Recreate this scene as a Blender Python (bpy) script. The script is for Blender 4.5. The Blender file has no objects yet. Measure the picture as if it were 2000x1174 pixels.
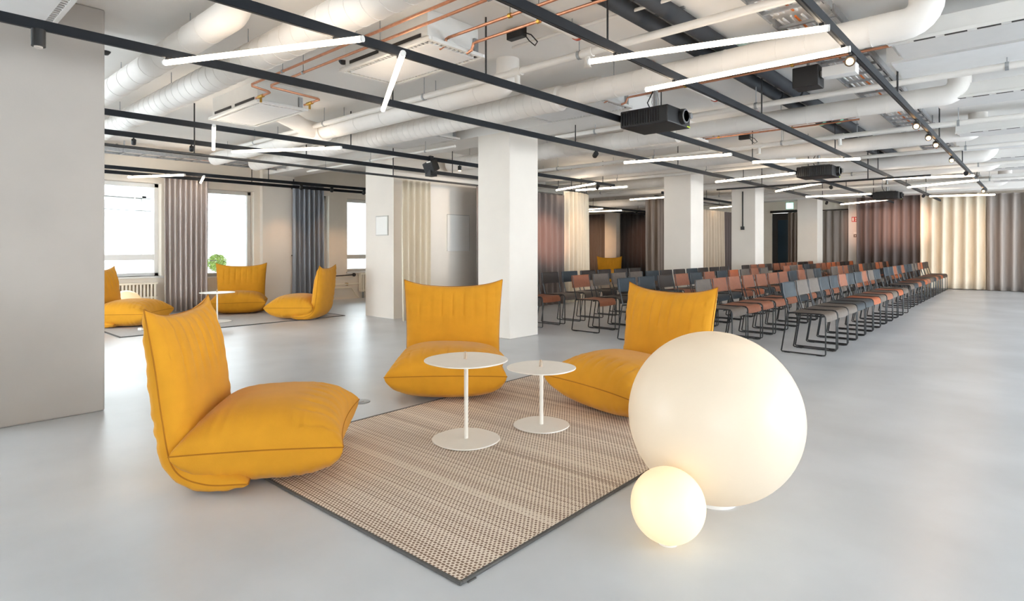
import bpy, bmesh, math, random
from mathutils import Vector, Matrix
random.seed(7)
PI = math.pi
SC = bpy.context.scene
COL = SC.collection

# ---------------------------------------------------------------- camera, world, exposure
cam_d = bpy.data.cameras.new('camera')
cam_d.sensor_width = 36.0
cam_d.lens = 36.0 * 1146 / 2000
cam_d.shift_y = -(587 - 484) / 2000
cam_d.clip_start = 0.05
cam = bpy.data.objects.new('camera', cam_d)
COL.objects.link(cam)
cam.location = (0, 0, 1.17)
cam.rotation_euler = (PI / 2, 0, math.radians(42.08))
SC.camera = cam

world = bpy.data.worlds.new('daylight')
SC.world = world
world.use_nodes = True
wb = world.node_tree.nodes['Background']
wb.inputs['Color'].default_value = (0.84, 0.93, 1.0, 1)
wb.inputs['Strength'].default_value = 12.5
vs = SC.view_settings
vs.view_transform = 'Standard'
vs.look = 'None'
vs.gamma = 1.0
vs.use_curve_mapping = False
vs.exposure = 0.15
SC.cycles.use_denoising = True
SC.cycles.use_adaptive_sampling = True
SC.cycles.adaptive_threshold = 0.025
SC.cycles.max_bounces = 8
SC.cycles.diffuse_bounces = 5
SC.cycles.glossy_bounces = 3
SC.cycles.transmission_bounces = 4
SC.cycles.sample_clamp_indirect = 6.0
SC.cycles.caustics_reflective = False
SC.cycles.caustics_refractive = False


# ---------------------------------------------------------------- materials
def lin(c):
    return tuple(((v / 255) / 12.92 if v / 255 <= 0.04045 else ((v / 255 + 0.055) / 1.055) ** 2.4) for v in c)


MATS = {}


def mat(name, rgb, rough=0.6, metal=0.0, var=0.08, scale=8.0, bump=0.0, bscale=60.0, emit=None, estr=0.0,
        sheen=0.0, coat=0.0, spec=0.5, stretch=(1, 1, 1)):
    """principled material whose colour drifts with a noise texture"""
    m = bpy.data.materials.new(name)
    m.use_nodes = True
    nt = m.node_tree
    b = nt.nodes['Principled BSDF']
    c = lin(rgb)
    tc = nt.nodes.new('ShaderNodeTexCoord')
    mp = nt.nodes.new('ShaderNodeMapping')
    mp.inputs['Scale'].default_value = stretch
    nt.links.new(tc.outputs['Object'], mp.inputs['Vector'])
    n = nt.nodes.new('ShaderNodeTexNoise')
    n.inputs['Scale'].default_value = scale
    n.inputs['Detail'].default_value = 4
    nt.links.new(mp.outputs['Vector'], n.inputs['Vector'])
    r = nt.nodes.new('ShaderNodeValToRGB')
    lo = [max(0, v * (1 - var)) for v in c]
    hi = [min(1, v * (1 + var)) for v in c]
    r.color_ramp.elements[0].position = 0.3
    r.color_ramp.elements[1].position = 0.7
    r.color_ramp.elements[0].color = (*lo, 1)
    r.color_ramp.elements[1].color = (*hi, 1)
    nt.links.new(n.outputs['Fac'], r.inputs['Fac'])
    nt.links.new(r.outputs['Color'], b.inputs['Base Color'])
    b.inputs['Roughness'].default_value = rough
    b.inputs['Metallic'].default_value = metal
    b.inputs['Specular IOR Level'].default_value = spec
    if sheen:
        b.inputs['Sheen Weight'].default_value = sheen
        b.inputs['Sheen Roughness'].default_value = 0.4
    if coat:
        b.inputs['Coat Weight'].default_value = coat
        b.inputs['Coat Roughness'].default_value = 0.15
    if bump:
        n2 = nt.nodes.new('ShaderNodeTexNoise')
        n2.inputs['Scale'].default_value = bscale
        n2.inputs['Detail'].default_value = 3
        nt.links.new(mp.outputs['Vector'], n2.inputs['Vector'])
        bp = nt.nodes.new('ShaderNodeBump')
        bp.inputs['Strength'].default_value = bump
        bp.inputs['Distance'].default_value = 0.01
        nt.links.new(n2.outputs['Fac'], bp.inputs['Height'])
        nt.links.new(bp.outputs['Normal'], b.inputs['Normal'])
    if emit:
        b.inputs['Emission Color'].default_value = (*emit, 1)
        b.inputs['Emission Strength'].default_value = estr
    MATS[name] = m
    return m


def concrete_floor():
    m = mat('polished_concrete', (203, 206, 210), rough=0.3, var=0.22, scale=1.1)
    nt = m.node_tree
    b = nt.nodes['Principled BSDF']
    ramp = [n for n in nt.nodes if n.type == 'VALTORGB'][0]
    tc = [n for n in nt.nodes if n.type == 'TEX_COORD'][0]
    n1 = [n for n in nt.nodes if n.type == 'TEX_NOISE'][0]
    n1.inputs['Detail'].default_value = 5
    ramp.color_ramp.interpolation = 'EASE'
    ramp.color_ramp.elements[0].position = 0.0
    ramp.color_ramp.elements[1].position = 1.0
    rr = nt.nodes.new('ShaderNodeMapRange')
    rr.inputs['To Min'].default_value = 0.30
    rr.inputs['To Max'].default_value = 0.36
    nt.links.new(n1.outputs['Fac'], rr.inputs['Value'])
    nt.links.new(rr.outputs['Result'], b.inputs['Roughness'])
    return m


def rug_weave():
    """beige flat-woven rug: rows of dark weft knots, denser and sparser in bands along Y"""
    m = bpy.data.materials.new('woven_rug')
    m.use_nodes = True
    nt = m.node_tree
    L = nt.links.new
    b = nt.nodes['Principled BSDF']
    tc = nt.nodes.new('ShaderNodeTexCoord')
    sp = nt.nodes.new('ShaderNodeSeparateXYZ')
    L(tc.outputs['Object'], sp.inputs['Vector'])

    def math_(op, a, bb=None, v=None):
        n = nt.nodes.new('ShaderNodeMath')
        n.operation = op
        L(a, n.inputs[0])
        if bb is not None:
            L(bb, n.inputs[1])
        elif v is not None:
            n.inputs[1].default_value = v
        return n.outputs[0]
    row = math_('MULTIPLY', sp.outputs['Y'], v=1 / 0.0145)
    rowi = math_('FLOOR', row)
    rowf = math_('FRACT', row)
    half = math_('MULTIPLY', rowi, v=0.5)
    colv = math_('ADD', math_('MULTIPLY', sp.outputs['X'], v=1 / 0.0205), half)
    colf = math_('FRACT', colv)
    dx = math_('ABSOLUTE', math_('SUBTRACT', colf, v=0.5))
    dy = math_('ABSOLUTE', math_('SUBTRACT', rowf, v=0.5))
    # per-row darkness drifting over wide bands
    cv = nt.nodes.new('ShaderNodeCombineXYZ')
    L(rowi, cv.inputs['Y'])
    wn = nt.nodes.new('ShaderNodeTexWhiteNoise')
    wn.noise_dimensions = '1D'
    L(rowi, wn.inputs['W'])
    bn = nt.nodes.new('ShaderNodeTexNoise')
    bn.inputs['Scale'].default_value = 0.11
    bn.inputs['Detail'].default_value = 2
    L(cv.outputs['Vector'], bn.inputs['Vector'])
    dens = math_('ADD', math_('MULTIPLY', math_('SUBTRACT', bn.outputs['Fac'], v=0.26), v=0.62), math_('MULTIPLY', wn.outputs['Value'], v=0.20))
    inx = math_('LESS_THAN', dx, dens)
    iny = math_('LESS_THAN', dy, v=0.36)
    dot = math_('MULTIPLY', inx, iny)
    mix = nt.nodes.new('ShaderNodeMix')
    mix.data_type = 'RGBA'
    mix.inputs[6].default_value = (*lin((238, 224, 208)), 1)
    mix.inputs[7].default_value = (*lin((136, 110, 90)), 1)
    L(dot, mix.inputs['Factor'])
    L(mix.outputs[2], b.inputs['Base Color'])
    b.inputs['Roughness'].default_value = 0.8
    bp = nt.nodes.new('ShaderNodeBump')
    bp.inputs['Strength'].default_value = 0.5
    bp.inputs['Distance'].default_value = 0.004
    bp.invert = True
    L(dot, bp.inputs['Height'])
    L(bp.outputs['Normal'], b.inputs['Normal'])
    return m


def glass_pane():
    m = bpy.data.materials.new('window_glass')
    m.use_nodes = True
    nt = m.node_tree
    nt.nodes.clear()
    o = nt.nodes.new('ShaderNodeOutputMaterial')
    t = nt.nodes.new('ShaderNodeBsdfTransparent')
    t.inputs['Color'].default_value = (0.97, 0.985, 0.98, 1)
    g = nt.nodes.new('ShaderNodeBsdfGlossy')
    g.inputs['Roughness'].default_value = 0.02
    fr = nt.nodes.new('ShaderNodeFresnel')
    fr.inputs['IOR'].default_value = 1.3
    mx = nt.nodes.new('ShaderNodeMixShader')
    nt.links.new(fr.outputs[0], mx.inputs[0])
    nt.links.new(t.outputs[0], mx.inputs[1])
    nt.links.new(g.outputs[0], mx.inputs[2])
    nt.links.new(mx.outputs[0], o.inputs[0])
    return m


def perforated(name, rgb):
    m = mat(name, rgb, rough=0.5, var=0.02)
    nt = m.node_tree
    b = nt.nodes['Principled BSDF']
    ramp = [n for n in nt.nodes if n.type == 'VALTORGB'][0]
    tc = [n for n in nt.nodes if n.type == 'TEX_COORD'][0]
    v = nt.nodes.new('ShaderNodeTexVoronoi')
    v.inputs['Scale'].default_value = 70
    v.inputs['Randomness'].default_value = 0.0
    nt.links.new(tc.outputs['Object'], v.inputs['Vector'])
    lt = nt.nodes.new('ShaderNodeMath')
    lt.operation = 'LESS_THAN'
    lt.inputs[1].default_value = 0.33
    nt.links.new(v.outputs['Distance'], lt.inputs[0])
    mx = nt.nodes.new('ShaderNodeMix')
    mx.data_type = 'RGBA'
    nt.links.new(lt.outputs[0], mx.inputs['Factor'])
    nt.links.new(ramp.outputs['Color'], mx.inputs[6])
    mx.inputs[7].default_value = (*lin((120, 120, 120)), 1)
    nt.links.new(mx.outputs[2], b.inputs['Base Color'])
    return m


FLOOR = concrete_floor()
RUG = rug_weave()
GLASS = glass_pane()
PERF = perforated('perforated_white_steel', (214, 212, 210))
WALL = mat('beige_plaster', (238, 228, 214), 0.85, var=0.03, scale=3, bump=0.05)
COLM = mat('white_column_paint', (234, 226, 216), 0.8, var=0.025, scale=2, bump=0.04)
COLDIM = mat('shaded_column_paint', (182, 176, 170), 0.85, var=0.04, scale=2, bump=0.04)  # column paint darkened, the left column's shade put into its colour
CEIL = mat('white_ceiling_paint', (240, 237, 233), 0.85, var=0.03, scale=1.5, bump=0.04)
SOFFIT = mat('ceiling_panel_white', (232, 231, 230), 0.7, var=0.02)
DUCT = mat('painted_duct_white', (239, 234, 228), 0.6, var=0.03, scale=4)
PIPEW = mat('white_pipe', (232, 228, 222), 0.45, var=0.02)
STEELW = mat('white_enamel_steel', (230, 228, 224), 0.4, var=0.02)
GALV = mat('galvanised_steel', (170, 172, 174), 0.38, 0.8, var=0.12, scale=30)
COPPER = mat('copper', (200, 142, 112), 0.38, 0.8, var=0.15, scale=25)
BRASS = mat('brass_fitting', (190, 150, 70), 0.35, 0.9, var=0.12)
RAILM = mat('black_rail_paint', (24, 28, 34), 0.6, var=0.1, spec=0.25)
BLACK = mat('black_plastic', (26, 26, 28), 0.5, var=0.12)
BLACKM = mat('black_lacquer_tube', (24, 25, 28), 0.35, var=0.1)
RUBBER = mat('dark_pipe_insulation', (44, 48, 54), 0.75, var=0.15, scale=10)
RED = mat('red_pipe_clamp', (196, 84, 62), 0.5, var=0.1)
GREEN = mat('green_label_tape', (120, 200, 165), 0.6, var=0.05)
SLOT = mat('dark_vent_slot', (52, 48, 46), 0.7, var=0.1)
TUBE = mat('warm_led_diffuser', (255, 240, 220), 0.5, var=0.0, emit=(1.0, 0.82, 0.62), estr=11.0)
LENS = mat('lit_spot_lens', (255, 225, 180), 0.4, var=0.0, emit=(1.0, 0.58, 0.25), estr=40.0)
LENSOFF = mat('spot_lens', (200, 190, 180), 0.2, var=0.02)
GLOBE = mat('opal_globe_large', (206, 197, 183), 0.35, var=0.01, emit=(1.0, 0.70, 0.38), estr=0.24, spec=0.3)
GLOBES = mat('opal_globe_small', (226, 216, 190), 0.35, var=0.01, emit=(1.0, 0.66, 0.30), estr=0.5, spec=0.3)
YELLOW = mat('mustard_velour', (220, 155, 42), 0.85, var=0.045, scale=9, bump=0.25, bscale=420, sheen=0.15, spec=0.2)
SEAM = mat('mustard_seam_cord', (176, 112, 16), 0.9, var=0.08)
TABLEW = mat('cream_powder_coat', (250, 246, 238), 0.45, var=0.015)
STRAP = mat('pale_leather_strap', (206, 186, 166), 0.6, var=0.1)
BIND = mat('grey_rug_binding', (86, 84, 82), 0.8, var=0.1, scale=60)
RUGG = mat('grey_flat_rug', (196, 192, 190), 0.9, var=0.05, scale=20, bump=0.2, bscale=300)
DOORG = mat('dark_door_glass', (46, 66, 80), 0.08, var=0.1, scale=1)
FRAMEG = mat('pale_grey_frame', (196, 192, 186), .5, var=.02)
WHITEP = mat('white_panel', (238, 235, 230), 0.35, var=0.01)
RADI = mat('cream_radiator_enamel', (240, 232, 214), 0.4, var=0.02)
FACADE = mat('white_facade_render', (196, 197, 196), 0.9, var=0.03, scale=1)
FACADE2 = mat('pale_facade_trim', (140, 138, 134), 0.9, var=0.05, scale=1)
PAVE = mat('courtyard_paving', (190, 190, 188), 0.9, var=0.08)
LEAF = mat('topiary_leaves', (150, 176, 96), 0.8, var=0.3, scale=30, bump=0.6, bscale=60)
BULB = mat('festoon_bulb', (255, 240, 200), 0.4, var=0, emit=(1, 0.85, 0.55), estr=9.0)
EXITG = mat('exit_sign_green', (190, 245, 220), 0.5, var=0, emit=(0.45, 1.0, 0.78), estr=1.6)
WHITEMARK = mat('white_pictogram', (245, 248, 245), 0.5, var=0, emit=(0.9, 1.0, 0.95), estr=1.6)
REDSIGN = mat('red_sign', (205, 50, 40), 0.5, var=0.03)
SIGNW = mat('sign_white', (245, 240, 232), 0.5, var=0.01)
CABLEO = mat('orange_cable', (224, 120, 50), 0.6, var=0.1)
CABLEW = mat('white_cable', (230, 230, 228), 0.6, var=0.05)


def cloth(name, rgb, r=0.95):
    return mat(name, rgb, r, var=0.05, scale=10, bump=0.15, bscale=260, stretch=(1, 1, 0.15), sheen=0.1, spec=0.1)


C_LILAC = cloth('lilac_grey_curtain', (200, 190, 186))
C_BLUEG = cloth('blue_grey_curtain', (146, 150, 158))
C_CREAM = cloth('cream_curtain', (236, 224, 204))
C_MAUVE = cloth('dark_mauve_curtain', (108, 98, 95))
C_CHAR = cloth('charcoal_curtain', (74, 72, 72))
C_STRIPE = cloth('dusky_grey_curtain', (124, 114, 110))
C_SAND = cloth('sand_curtain', (200, 184, 164))
C_TAUPE = cloth('taupe_curtain', (140, 126, 116))
C_GREY = cloth('warm_grey_curtain', (164, 155, 149))


def leather(name, rgb):
    return mat(name, rgb, 0.5, var=0.12, scale=18, bump=0.08, bscale=200, spec=0.3)


LE = {'B': leather('petrol_leather', (32, 45, 55)), 'T': leather('tan_leather', (144, 85, 58)),
      'G': leather('taupe_leather', (98, 87, 79)), 'D': leather('dark_brown_leather', (44, 35, 32)),
      'O': leather('orange_brown_leather', (170, 86, 44))}
LNAME = {'B': 'petrol blue', 'T': 'tan', 'G': 'taupe grey', 'D': 'dark brown', 'O': 'orange-brown'}


# ---------------------------------------------------------------- geometry helpers
class MB:
    def __init__(s):
        s.v = []
        s.f = []

    def add(s, v, f):
        o = len(s.v)
        s.v += [tuple(p) for p in v]
        s.f += [tuple(i + o for i in q) for q in f]
        return s

    def box(s, x0, x1, y0, y1, z0, z1):
        v = [(x0, y0, z0), (x1, y0, z0), (x1, y1, z0), (x0, y1, z0), (x0, y0, z1), (x1, y0, z1), (x1, y1, z1), (x0, y1, z1)]
        f = [(0, 3, 2, 1), (4, 5, 6, 7), (0, 1, 5, 4), (1, 2, 6, 5), (2, 3, 7, 6), (3, 0, 4, 7)]
        return s.add(v, f)

    def tube(s, pts, r, n=8, cap=True):
        """sweep a circle (r may be a list) along points"""
        P = [Vector(p) for p in pts]
        rs = r if isinstance(r, (list, tuple)) else [r] * len(P)
        T = []
        for i in range(len(P)):
            a = P[max(0, i - 1)]
            b = P[min(len(P) - 1, i + 1)]
            T.append((b - a).normalized())
        up = Vector((0, 0, 1)) if abs(T[0].z) < 0.9 else Vector((1, 0, 0))
        N = (up - T[0] * up.dot(T[0])).normalized()
        o = len(s.v)
        for i, p in enumerate(P):
            if i:
                N = (N - T[i] * N.dot(T[i]))
                N.normalize()
            B = T[i].cross(N)
            for k in range(n):
                a = 2 * PI * k / n
                s.v.append(tuple(p + (N * math.cos(a) + B * math.sin(a)) * rs[i]))
        for i in range(len(P) - 1):
            for k in range(n):
                k2 = (k + 1) % n
                s.f.append((o + i * n + k, o + i * n + k2, o + (i + 1) * n + k2, o + (i + 1) * n + k))
        if cap:
            s.f.append(tuple(o + k for k in range(n))[::-1])
            s.f.append(tuple(o + (len(P) - 1) * n + k for k in range(n)))
        return s

    def lathe(s, prof, n=32, c=(0, 0, 0)):
        """revolve (r, z) profile about z through c"""
        o = len(s.v)
        for r, z in prof:
            for k in range(n):
                a = 2 * PI * k / n
                s.v.append((c[0] + r * math.cos(a), c[1] + r * math.sin(a), c[2] + z))
        for i in range(len(prof) - 1):
            for k in range(n):
                k2 = (k + 1) % n
                s.f.append((o + i * n + k, o + i * n + k2, o + (i + 1) * n + k2, o + (i + 1) * n + k))
        if prof[0][0] > 1e-4:
            s.f.append(tuple(o + k for k in range(n))[::-1])
        if prof[-1][0] > 1e-4:
            s.f.append(tuple(o + (len(prof) - 1) * n + k for k in range(n)))
        return s

    def obox(s, c, size, rot):
        """box of given size centred at c with rotation matrix"""
        hx, hy, hz = [q / 2 for q in size]
        M = rot
        v = [Vector(c) + M @ Vector((x, y, z)) for x, y, z in
             [(-hx, -hy, -hz), (hx, -hy, -hz), (hx, hy, -hz), (-hx, hy, -hz), (-hx, -hy, hz), (hx, -hy, hz), (hx, hy, hz), (-hx, hy, hz)]]
        return s.add(v, [(0, 3, 2, 1), (4, 5, 6, 7), (0, 1, 5, 4), (1, 2, 6, 5), (2, 3, 7, 6), (3, 0, 4, 7)])

    def mesh(s, name, smooth=False):
        me = bpy.data.meshes.new(name)
        me.from_pydata(s.v, [], s.f)
        me.update()
        if smooth:
            me.polygons.foreach_set('use_smooth', [True] * len(me.polygons))
            try:
                me.set_sharp_from_angle(angle=math.radians(40))
            except Exception:
                pass
        return me

    def build(s, name, m, parent=None, smooth=False, loc=None, bevel=0.0, label=None):
        me = s.mesh(name, smooth)
        o = bpy.data.objects.new(name, me)
        COL.objects.link(o)
        if m:
            me.materials.append(m)
        if parent:
            o.parent = parent
        if loc:
            o.location = loc
        if bevel:
            bv = o.modifiers.new('bevel', 'BEVEL')
            bv.width = bevel
            bv.segments = 2
            bv.limit_method = 'ANGLE'
        if label:
            o['label'] = label
        return o


def tag(o, label, cat=None, group=None, kind=None):
    o['label'] = label
    if cat:
        o['category'] = cat
    if group:
        o['group'] = group
    if kind:
        o['kind'] = kind
    return o


def thing(name, label, cat, loc=(0, 0, 0), rz=0.0, group=None):
    o = bpy.data.objects.new(name, None)
    o.empty_display_size = 0.1
    COL.objects.link(o)
    o.location = loc
    o.rotation_euler = (0, 0, rz)
    return tag(o, label, cat, group)


def struct(mb, name, m, label, cat, smooth=False, bevel=0.0):
    return tag(mb.build(name, m, smooth=smooth, bevel=bevel), label, cat, kind='structure')


def copy_tree(o, parent=None):
    c = o.copy()
    COL.objects.link(c)
    c.parent = parent
    for ch in o.children:
        copy_tree(ch, c)
    return c


def arc(c, r, a0, a1, n, plane='xz'):
    out = []
    for i in range(n + 1):
        a = math.radians(a0 + (a1 - a0) * i / n)
        u, w = r * math.cos(a), r * math.sin(a)
        out.append((c[0] + u, c[1], c[2] + w) if plane == 'xz' else (c[0], c[1] + u, c[2] + w) if plane == 'yz' else (c[0] + u, c[1] + w, c[2]))
    return out


def ordinal(i):
    return ['first', 'second', 'third', 'fourth', 'fifth', 'sixth', 'seventh', 'eighth', 'ninth', 'tenth', 'eleventh',
            'twelfth', 'thirteenth', 'fourteenth', 'fifteenth'][i]


# ---------------------------------------------------------------- structure
ZS = 2.88      # slab soffit
ZB = 2.66      # beam soffit
ZR = 2.40      # underside of the lighting rails
XW = -11.8     # window wall face
YF = 21.0      # far wall face
XL2 = -14.6    # side wall of the curtained room
XR, YN = 7.0, -5.0

struct(MB().box(XL2 - .3, XR + .3, YN - .3, YF + .3, -0.2, 0.0), 'floor', FLOOR, 'pale grey polished concrete floor of the whole hall', 'floor')
ce = MB().box(XL2 - .3, XR + .3, YN - .3, YF + .3, ZS, ZS + .25)
ceil = struct(ce, 'ceiling', CEIL, 'white painted slab ceiling behind the pipes and ducts', 'ceiling')
GAP = (-3.30, -.93)   # services run through here, the beams stop either side


def top_at(x, y):
    if any(b0 <= y <= b0 + .57 for b0 in (5.53, 10.74, 14.18, 19.36)) and not (GAP[0] < x < GAP[1] and y < 19):
        return ZB
    return ZS


for y0 in (5.53, 10.74, 14.18, 19.36):
    for xa, xb in (((XL2, GAP[0]), (GAP[1], XR)) if y0 < 19 else ((XL2, XR),)):
        MB().box(xa, xb, y0, y0 + .57, ZB, ZS + .02).build('ceiling_beam', CEIL, ceil)
me = MB().box(-.595, .595, 0, .555, 0, .018).mesh('ceiling_panel')
me.materials.append(SOFFIT)
for y0 in (5.537, 10.747):
    for k in range(6):
        o = bpy.data.objects.new('ceiling_panel', me)
        COL.objects.link(o)
        o.parent = ceil
        o.location = (-.30 + 1.205 * k, y0, ZB - .018)

# window wall on the left, with openings (y0, y1, z0, z1)
wins = [(-4.7, -1.9, 0.12, 2.76), (-1.7, 0.98, 0.12, 2.76), (1.2, 3.62, 0.66, 2.33), (4.40, 5.30, 0.62, 2.30), (6.30, 6.98, 0.62, 2.33), (7.44, 8.60, 0.62, 2.30)]  # first two openings are unseen, added to let daylight into the left area
w = MB()
edges = [YN]
for a, b, z0, z1 in wins:
    w.box(XW - .35, XW, edges[-1], a, 0, ZS)
    w.box(XW - .35, XW, a, b, 0, z0)
    w.box(XW - .35, XW, a, b, z1, ZS)
    edges.append(b)
w.box(XW - .35, XW, edges[-1], 12.0, 0, ZS)
w.box(XL2 - .05, XW - .35, 11.7, 12.0, 0, ZS)
w.box(XL2 - .3, XL2, 11.7, YF, 0, ZS)
struct(w, 'wall_left', WALL, 'beige plastered window wall along the left side', 'wall')
for i, (a, b, z0, z1) in enumerate(wins):
    xi = XW - .20
    t = thing('window_%d' % (i + 1), ['unseen window added for daylight beyond the left column', 'second unseen window added for daylight behind the left column', 'wide left window with white frame above the radiator', 'narrow tall window between lilac curtain and white pier',
              'narrow white window right of the blue-grey curtain', 'white window beside the pale partition wall'][i], 'window', (xi, (a + b) / 2, z0))
    t['kind'] = 'structure'
    hw, hh = (b - a) / 2, z1 - z0
    fr = MB()
    for y0, y1, q0, q1 in ((-hw, hw, 0, .06), (-hw, hw, hh - .07, hh), (-hw, -hw + .07, 0, hh), (hw - .07, hw, 0, hh)):
        fr.box(-.05, .05, y0, y1, q0, q1)
    fr.build('window_frame', STEELW, t, bevel=.006)
    tr = .34 if i != 3 else None
    if tr:
        MB().box(-.045, .045, -hw, hw, tr - .05, tr + .05).build('transom', STEELW, t)
        MB().box(-.004, .004, -hw + .07, hw - .07, .06, tr - .05).build('pane', GLASS, t)
        MB().box(-.004, .004, -hw + .07, hw - .07, tr + .05, hh - .07).build('pane', GLASS, t)
    else:
        MB().box(-.004, .004, -hw + .07, hw - .07, .06, hh - .07).build('pane', GLASS, t)
        MB().tube([(.06, -hw + .10, .30), (.09, -hw + .10, .30), (.09, -hw + .22, .30)], .009, 6).build('handle', GALV, t)
    MB().box(.04, .24, -hw - .03, hw + .03, -.03, 0.0).build('window_sill', STEELW, t, bevel=.005)

# far wall, its piers; wall towards the viewer, its unseen openings added for light; right-hand wall with large openings
fw = MB().box(XL2 - .3, -6.90, YF, YF + .3, 0, ZS).box(-6.12, XR + .3, YF, YF + .3, 0, ZS).box(-6.90, -6.12, YF, YF + .3, 2.36, ZS)
struct(fw, 'wall_back', WALL, 'far beige wall behind the curtains and the dark door', 'wall')
ff = MB().box(XL2 - .3, -11.5, YN - .3, YN, 0, ZS).box(-7.0, 2.4, YN - .3, YN, 0, ZS).box(-11.5, -7.0, YN - .3, YN, 0, .12).box(-11.5, -7.0, YN - .3, YN, 2.76, ZS).box(2.4, XR + .3, YN - .3, YN, 0, .35).box(2.4, XR + .3, YN - .3, YN, 2.72, ZS)
for x in (5.0, 7.0):
    ff.box(x - .2, x + .2, YN - .3, YN, .35, 2.72)
struct(ff, 'wall_front', WALL, 'unseen wall behind the viewer with large openings added for daylight', 'wall')
rw = MB()
ys = [-4.6, 0.2, 5.4, 10.6, 15.8, 20.4]
rw.box(XR, XR + .3, YN, 2.6, .05, 2.72).box(XR, XR + .3, YN, YF, 0, .05).box(XR, XR + .3, YN, YF, 2.72, ZS)
for y in ys:
    rw.box(XR, XR + .3, y - .5, y + .5, .05, 2.72)
struct(rw, 'wall_right', WALL, 'right hand wall with a row of large window openings', 'wall')
struct(MB().box(-4.50, -4.25, 20.72, YF, 0, ZS), 'wall_pier', COLM, 'narrow beige pier carrying the small red sign', 'wall')
struct(MB().box(-13.33, -12.78, 20.45, YF, 0, ZS), 'wall_pier', WALL, 'shadowed beige pier behind the far yellow lounge chair', 'wall')
struct(MB().box(XW, XW + .12, 5.42, 6.12, 0, ZS), 'wall_pier', COLM, 'cream window pier lit by a warm spot beside the blue-grey curtain', 'wall')
struct(MB().box(-8.70, -7.90, 5.85, 9.3, 0, ZS), 'wall_partition', COLM, 'pale partition wall end with a small framed sheet', 'wall')
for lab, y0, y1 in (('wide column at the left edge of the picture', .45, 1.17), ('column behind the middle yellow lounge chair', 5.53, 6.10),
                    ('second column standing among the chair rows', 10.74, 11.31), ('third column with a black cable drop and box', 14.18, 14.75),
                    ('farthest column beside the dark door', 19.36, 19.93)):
    struct(MB().box(-5.61, -5.035 if y0 > 2 else -5.0, y0, y1, 0, ZS if y0 < 2 else ZB + .01), 'column', COLM if y0 > 2 else COLDIM, 'white square ' + lab, 'column', bevel=.012)

# dark door in the far wall
d = thing('door_1', 'dark glazed door in the far wall between two columns', 'door', (-6.51, YF + .1, 0))
d['kind'] = 'structure'
MB().box(-.39, -.22, -.05, .05, 0, 2.35).box(.22, .39, -.05, .05, 0, 2.35).box(-.22, .22, -.05, .05, 2.12, 2.35).box(-.22, .22, -.05, .05, 0, .12).build('door_frame', BLACK, d)
MB().box(-.22, .22, -.01, .01, .12, 2.12).build('pane', DOORG, d)
MB().tube([(.17, -.06, .95), (.17, -.09, .95), (.17, -.09, 1.25), (.17, -.06, 1.25)], .012, 8).build('handle', GALV, d)
tag(MB().box(-6.95, -6.05, YF - .03, YF - .002, 2.36, 2.44).build('door_header', BLACK), 'black header bar above the dark far door', 'header')

# exterior seen through the windows
fac = MB().box(-19.3, -18.6, -6, 5.75, 0, 3.3).box(-19.3, -18.6, 7.0, 30, 0, 3.3).box(-19.3, -18.6, 5.75, 7.0, 0, .5).box(-19.3, -18.6, 5.75, 7.0, 1.95, 3.3)
struct(fac, 'wall_outside', FACADE, 'bright white facade across the courtyard', 'wall')
fwn = thing('window_7', 'grey framed window in the white facade across the courtyard', 'window', (-18.8, 6.37, .5))
fwn['kind'] = 'structure'
MB().box(-.05, .05, -.62, -.5, 0, 1.45).box(-.05, .05, .5, .62, 0, 1.45).box(-.05, .05, -.06, .06, 0, 1.45).box(-.05, .05, -.5, .5, 0, .08).box(-.05, .05, -.5, .5, 1.37, 1.45).build('window_frame', FACADE2, fwn)
MB().box(-.01, .01, -.5, -.06, .08, 1.37).build('pane', DOORG, fwn)
MB().box(-.01, .01, .06, .5, .08, 1.37).build('pane', DOORG, fwn)
struct(MB().box(-19, XL2 - .3, -8, 30, -.25, -.05).box(XL2 - .3, XW - .35, YN, 11.7, -.25, -.05 + .06), 'ground', PAVE, 'pale paving of the courtyard outside the windows', 'ground')
tag(MB().box(-18.6, -18.5, 2.5, 5.3, 2.55, 2.64).box(-18.6, -18.5, 5.2, 5.3, .9, 2.6).build('facade_trim', FACADE2), 'pale trim lines on the white facade seen through the left window', 'trim')
bp_ = thing('topiary_ball', 'round clipped green shrub in a pot outside the narrow window', 'shrub', (-13.25, 5.15, 0))
fol = MB()
rnd = random.Random(3)
for i in range(900):
    zz = rnd.uniform(-1, 1)
    a = rnd.uniform(0, 2 * PI)
    q = Vector((math.sqrt(1 - zz * zz) * math.cos(a), math.sqrt(1 - zz * zz) * math.sin(a), zz))
    p = q * rnd.uniform(.13, .19) + Vector((0, 0, .84))
    t1 = q.orthogonal().normalized() * .025
    t2 = q.cross(t1).normalized() * .014
    fol.add([p - t1, p + t2 + q * .012, p + t1, p - t2 + q * .012], [(0, 1, 2, 3)])
fo = fol.build('foliage', LEAF, bp_)
fo['kind'] = 'stuff'
MB().tube([(0, 0, .4), (0, 0, .82)], .018, 8).build('stem', C_TAUPE, bp_)
MB().lathe([(0, .02), (.13, .02), (.17, .42), (.15, .42), (.14, .38), (0, .38)], 20).build('pot', FACADE2, bp_, smooth=True)
for j, (xa, za, zb_, lab) in enumerate(((-12.9, 2.26, 2.12, 'upper'), (-13.6, 2.12, 1.92, 'lower'))):
    t = thing('festoon_lights', '%s string of festoon bulbs hanging outside the left windows' % lab, 'string lights', (0, 0, 0), group='festoon strings outside')
    pts = [(xa, 1.5 + .5 * k, za - (za - zb_) * 4 * ((k / 9) * (1 - k / 9))) for k in range(10)]
    MB().tube(pts, .006, 5).build('wire', BLACK, t)
    for p in pts[::1]:
        MB().lathe([(0, -.075), (.02, -.065), (.024, -.045), (.012, -.02), (.010, 0), (0, 0)], 10, p).build('bulb', BULB, t, smooth=True)


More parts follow.
